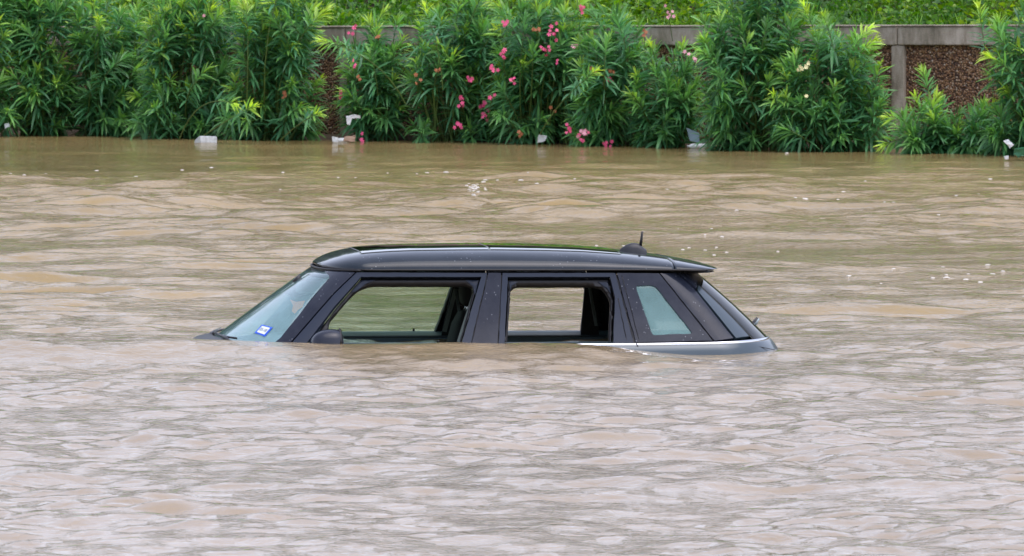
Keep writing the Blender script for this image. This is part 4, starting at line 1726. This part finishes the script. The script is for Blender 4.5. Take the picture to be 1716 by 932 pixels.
# dashboard
V, F = [], []
dn = 24
for k in range(dn + 1):
    y = -.62 + 1.24 * k / dn
    t_ = abs(y) / .76
    xw = hx0 + .5 * (1 - math.sqrt(max(0, 1 - t_ ** 2.5))) + .06
    hump = .035 * math.exp(-((y + .35) / .16) ** 2)
    for x, z in ((xw, .035), (xw + .10, .050), (max(xw + .2, hx0 + .36), .055 + hump), (hx0 + .50, .035 + hump), (hx0 + .54, -.05), (hx0 + .52, -.3)):
        V.append((x, y, z))
for k in range(dn):
    for j in range(5):
        F.append((k * 6 + j, k * 6 + j + 1, (k + 1) * 6 + j + 1, (k + 1) * 6 + j))
mesh_obj('dashboard', V, F, M['plastic'], car)
# steering wheel
sc_ = atc(492, 552, -.36)
ring = []
for k in range(25):
    a = 2 * math.pi * k / 24
    ring.append((sc_[0] + .10 + .10 * math.sin(a) * .5, -.36 + .18 * math.cos(a), sc_[2] - .10 + .16 * math.sin(a)))
sw = tube('steering_wheel', ring, .014, M['plastic'], car, 8)
tube('spokes', [(sc_[0] + .10, -.53, sc_[2] - .11), (sc_[0] + .08, -.36, sc_[2] - .10), (sc_[0] + .10, -.19, sc_[2] - .11)], [.012, .035, .012], M['plastic'], sw, 8)
# rear view mirror and its housing
mc = atc(516, 479, -.06)
bm = bmesh.new()
vs_b = box_bm(bm, (0, 0, 0), (.035, .24, .068), 0, .014)
bmesh.ops.rotate(bm, cent=(0, 0, 0), matrix=Matrix.Rotation(-.75, 3, 'Z'), verts=bm.verts)
bmesh.ops.translate(bm, vec=mc + np.array([.02, 0, -.005]), verts=bm.verts)
rm = bm_obj('inside_mirror', bm, M['mirror'], car, True)
tube('mirror_bracket', [tuple(mc + np.array([-.01, 0, .0])), tuple(mc + np.array([-.05, .0, .03])), tuple(mc + np.array([-.065, 0, .045]))], [.014, .020, .03], M['plastic'], rm, 10)
bm = bmesh.new()
bmesh.ops.create_uvsphere(bm, u_segments=16, v_segments=10, radius=1)
h0 = atc(497, 486, .03)
for v in bm.verts:
    v.co = Vector((h0[0] + .075 * v.co.x, h0[1] + .06 * v.co.y, h0[2] + .035 * v.co.z))
bm_obj('sensor_housing', bm, M['plastic'], rm, True)

# registration sticker on the windshield
cS = uv(441.5, 554)
def ws_pt(px, py, off):
    a, b_ = uv(px, py)
    return gh(np.array([a]), np.array([b_]), -1, off)[0]


quad = [(427, 558.5), (439.5, 545), (457.5, 549.5), (444.5, 564.5)]
Q = [ws_pt(*q, .003) for q in quad]
st = mesh_obj('sticker', Q, [(0, 1, 2, 3)], M['sticker_blue'], ws, False)
cen = sum(Q) / 4
Qi = [cen + (q - cen) * .74 for q in Q]
nrm = np.cross(Q[1] - Q[0], Q[3] - Q[0])
nrm /= np.linalg.norm(nrm)
if nrm[1] > 0: nrm = -nrm
mesh_obj('sticker_face', [q + nrm * .002 for q in Qi], [(0, 1, 2, 3)], M['sticker_white'], st, False)
# sticker figures
fc = bpy.data.curves.new('figures', 'FONT')
fc.body = '05-18'
fc.size = 1
fc.align_x = 'CENTER'
fc.align_y = 'CENTER'
tmp = bpy.data.objects.new('tmp', fc)
C.objects.link(tmp)
dg = bpy.context.evaluated_depsgraph_get()
me = bpy.data.meshes.new_from_object(tmp.evaluated_get(dg))
bpy.data.objects.remove(tmp)
ux = (Qi[3] - Qi[0]) * .5 + (Qi[2] - Qi[1]) * .5
uy = (Qi[1] - Qi[0]) * .5 + (Qi[2] - Qi[3]) * .5
co = np.array([v.co[:] for v in me.vertices])
wx = co[:, 0].max() - co[:, 0].min()
hy = co[:, 1].max() - co[:, 1].min()
Pn = cen + nrm * .004 + (co[:, 0] / wx * .82)[:, None] * ux + (co[:, 1] / hy * .42)[:, None] * uy
for v, q in zip(me.vertices, Pn):
    v.co = q
me.materials.clear()
me.materials.append(M['ink'])
fo_ = bpy.data.objects.new('figures', me)
C.objects.link(fo_)
fo_.parent = st

# orange paper hanging inside behind the windshield
pl = [(x_ - 3, y_) for x_, y_ in [(489, 502), (499, 506), (507, 505), (514, 504), (510, 514), (502, 520), (497, 526), (492, 522), (494, 512)]]
pw = [l2w(atc(a, b_, -.40)) for a, b_ in pl]
c = sum(pw) / len(pw)
V = [q - c for q in pw] + [q - c + np.array([0, .004, 0]) for q in pw]
k = len(pl)
op = mesh_obj('paper_tag', V, [tuple(range(k)), tuple(range(2 * k - 1, k - 1, -1))] + [(i, (i + 1) % k, k + (i + 1) % k, k + i) for i in range(k)], M['orange'], None, False, c)
tag(op, 'orange paper hanging inside the car behind the windshield', 'paper')
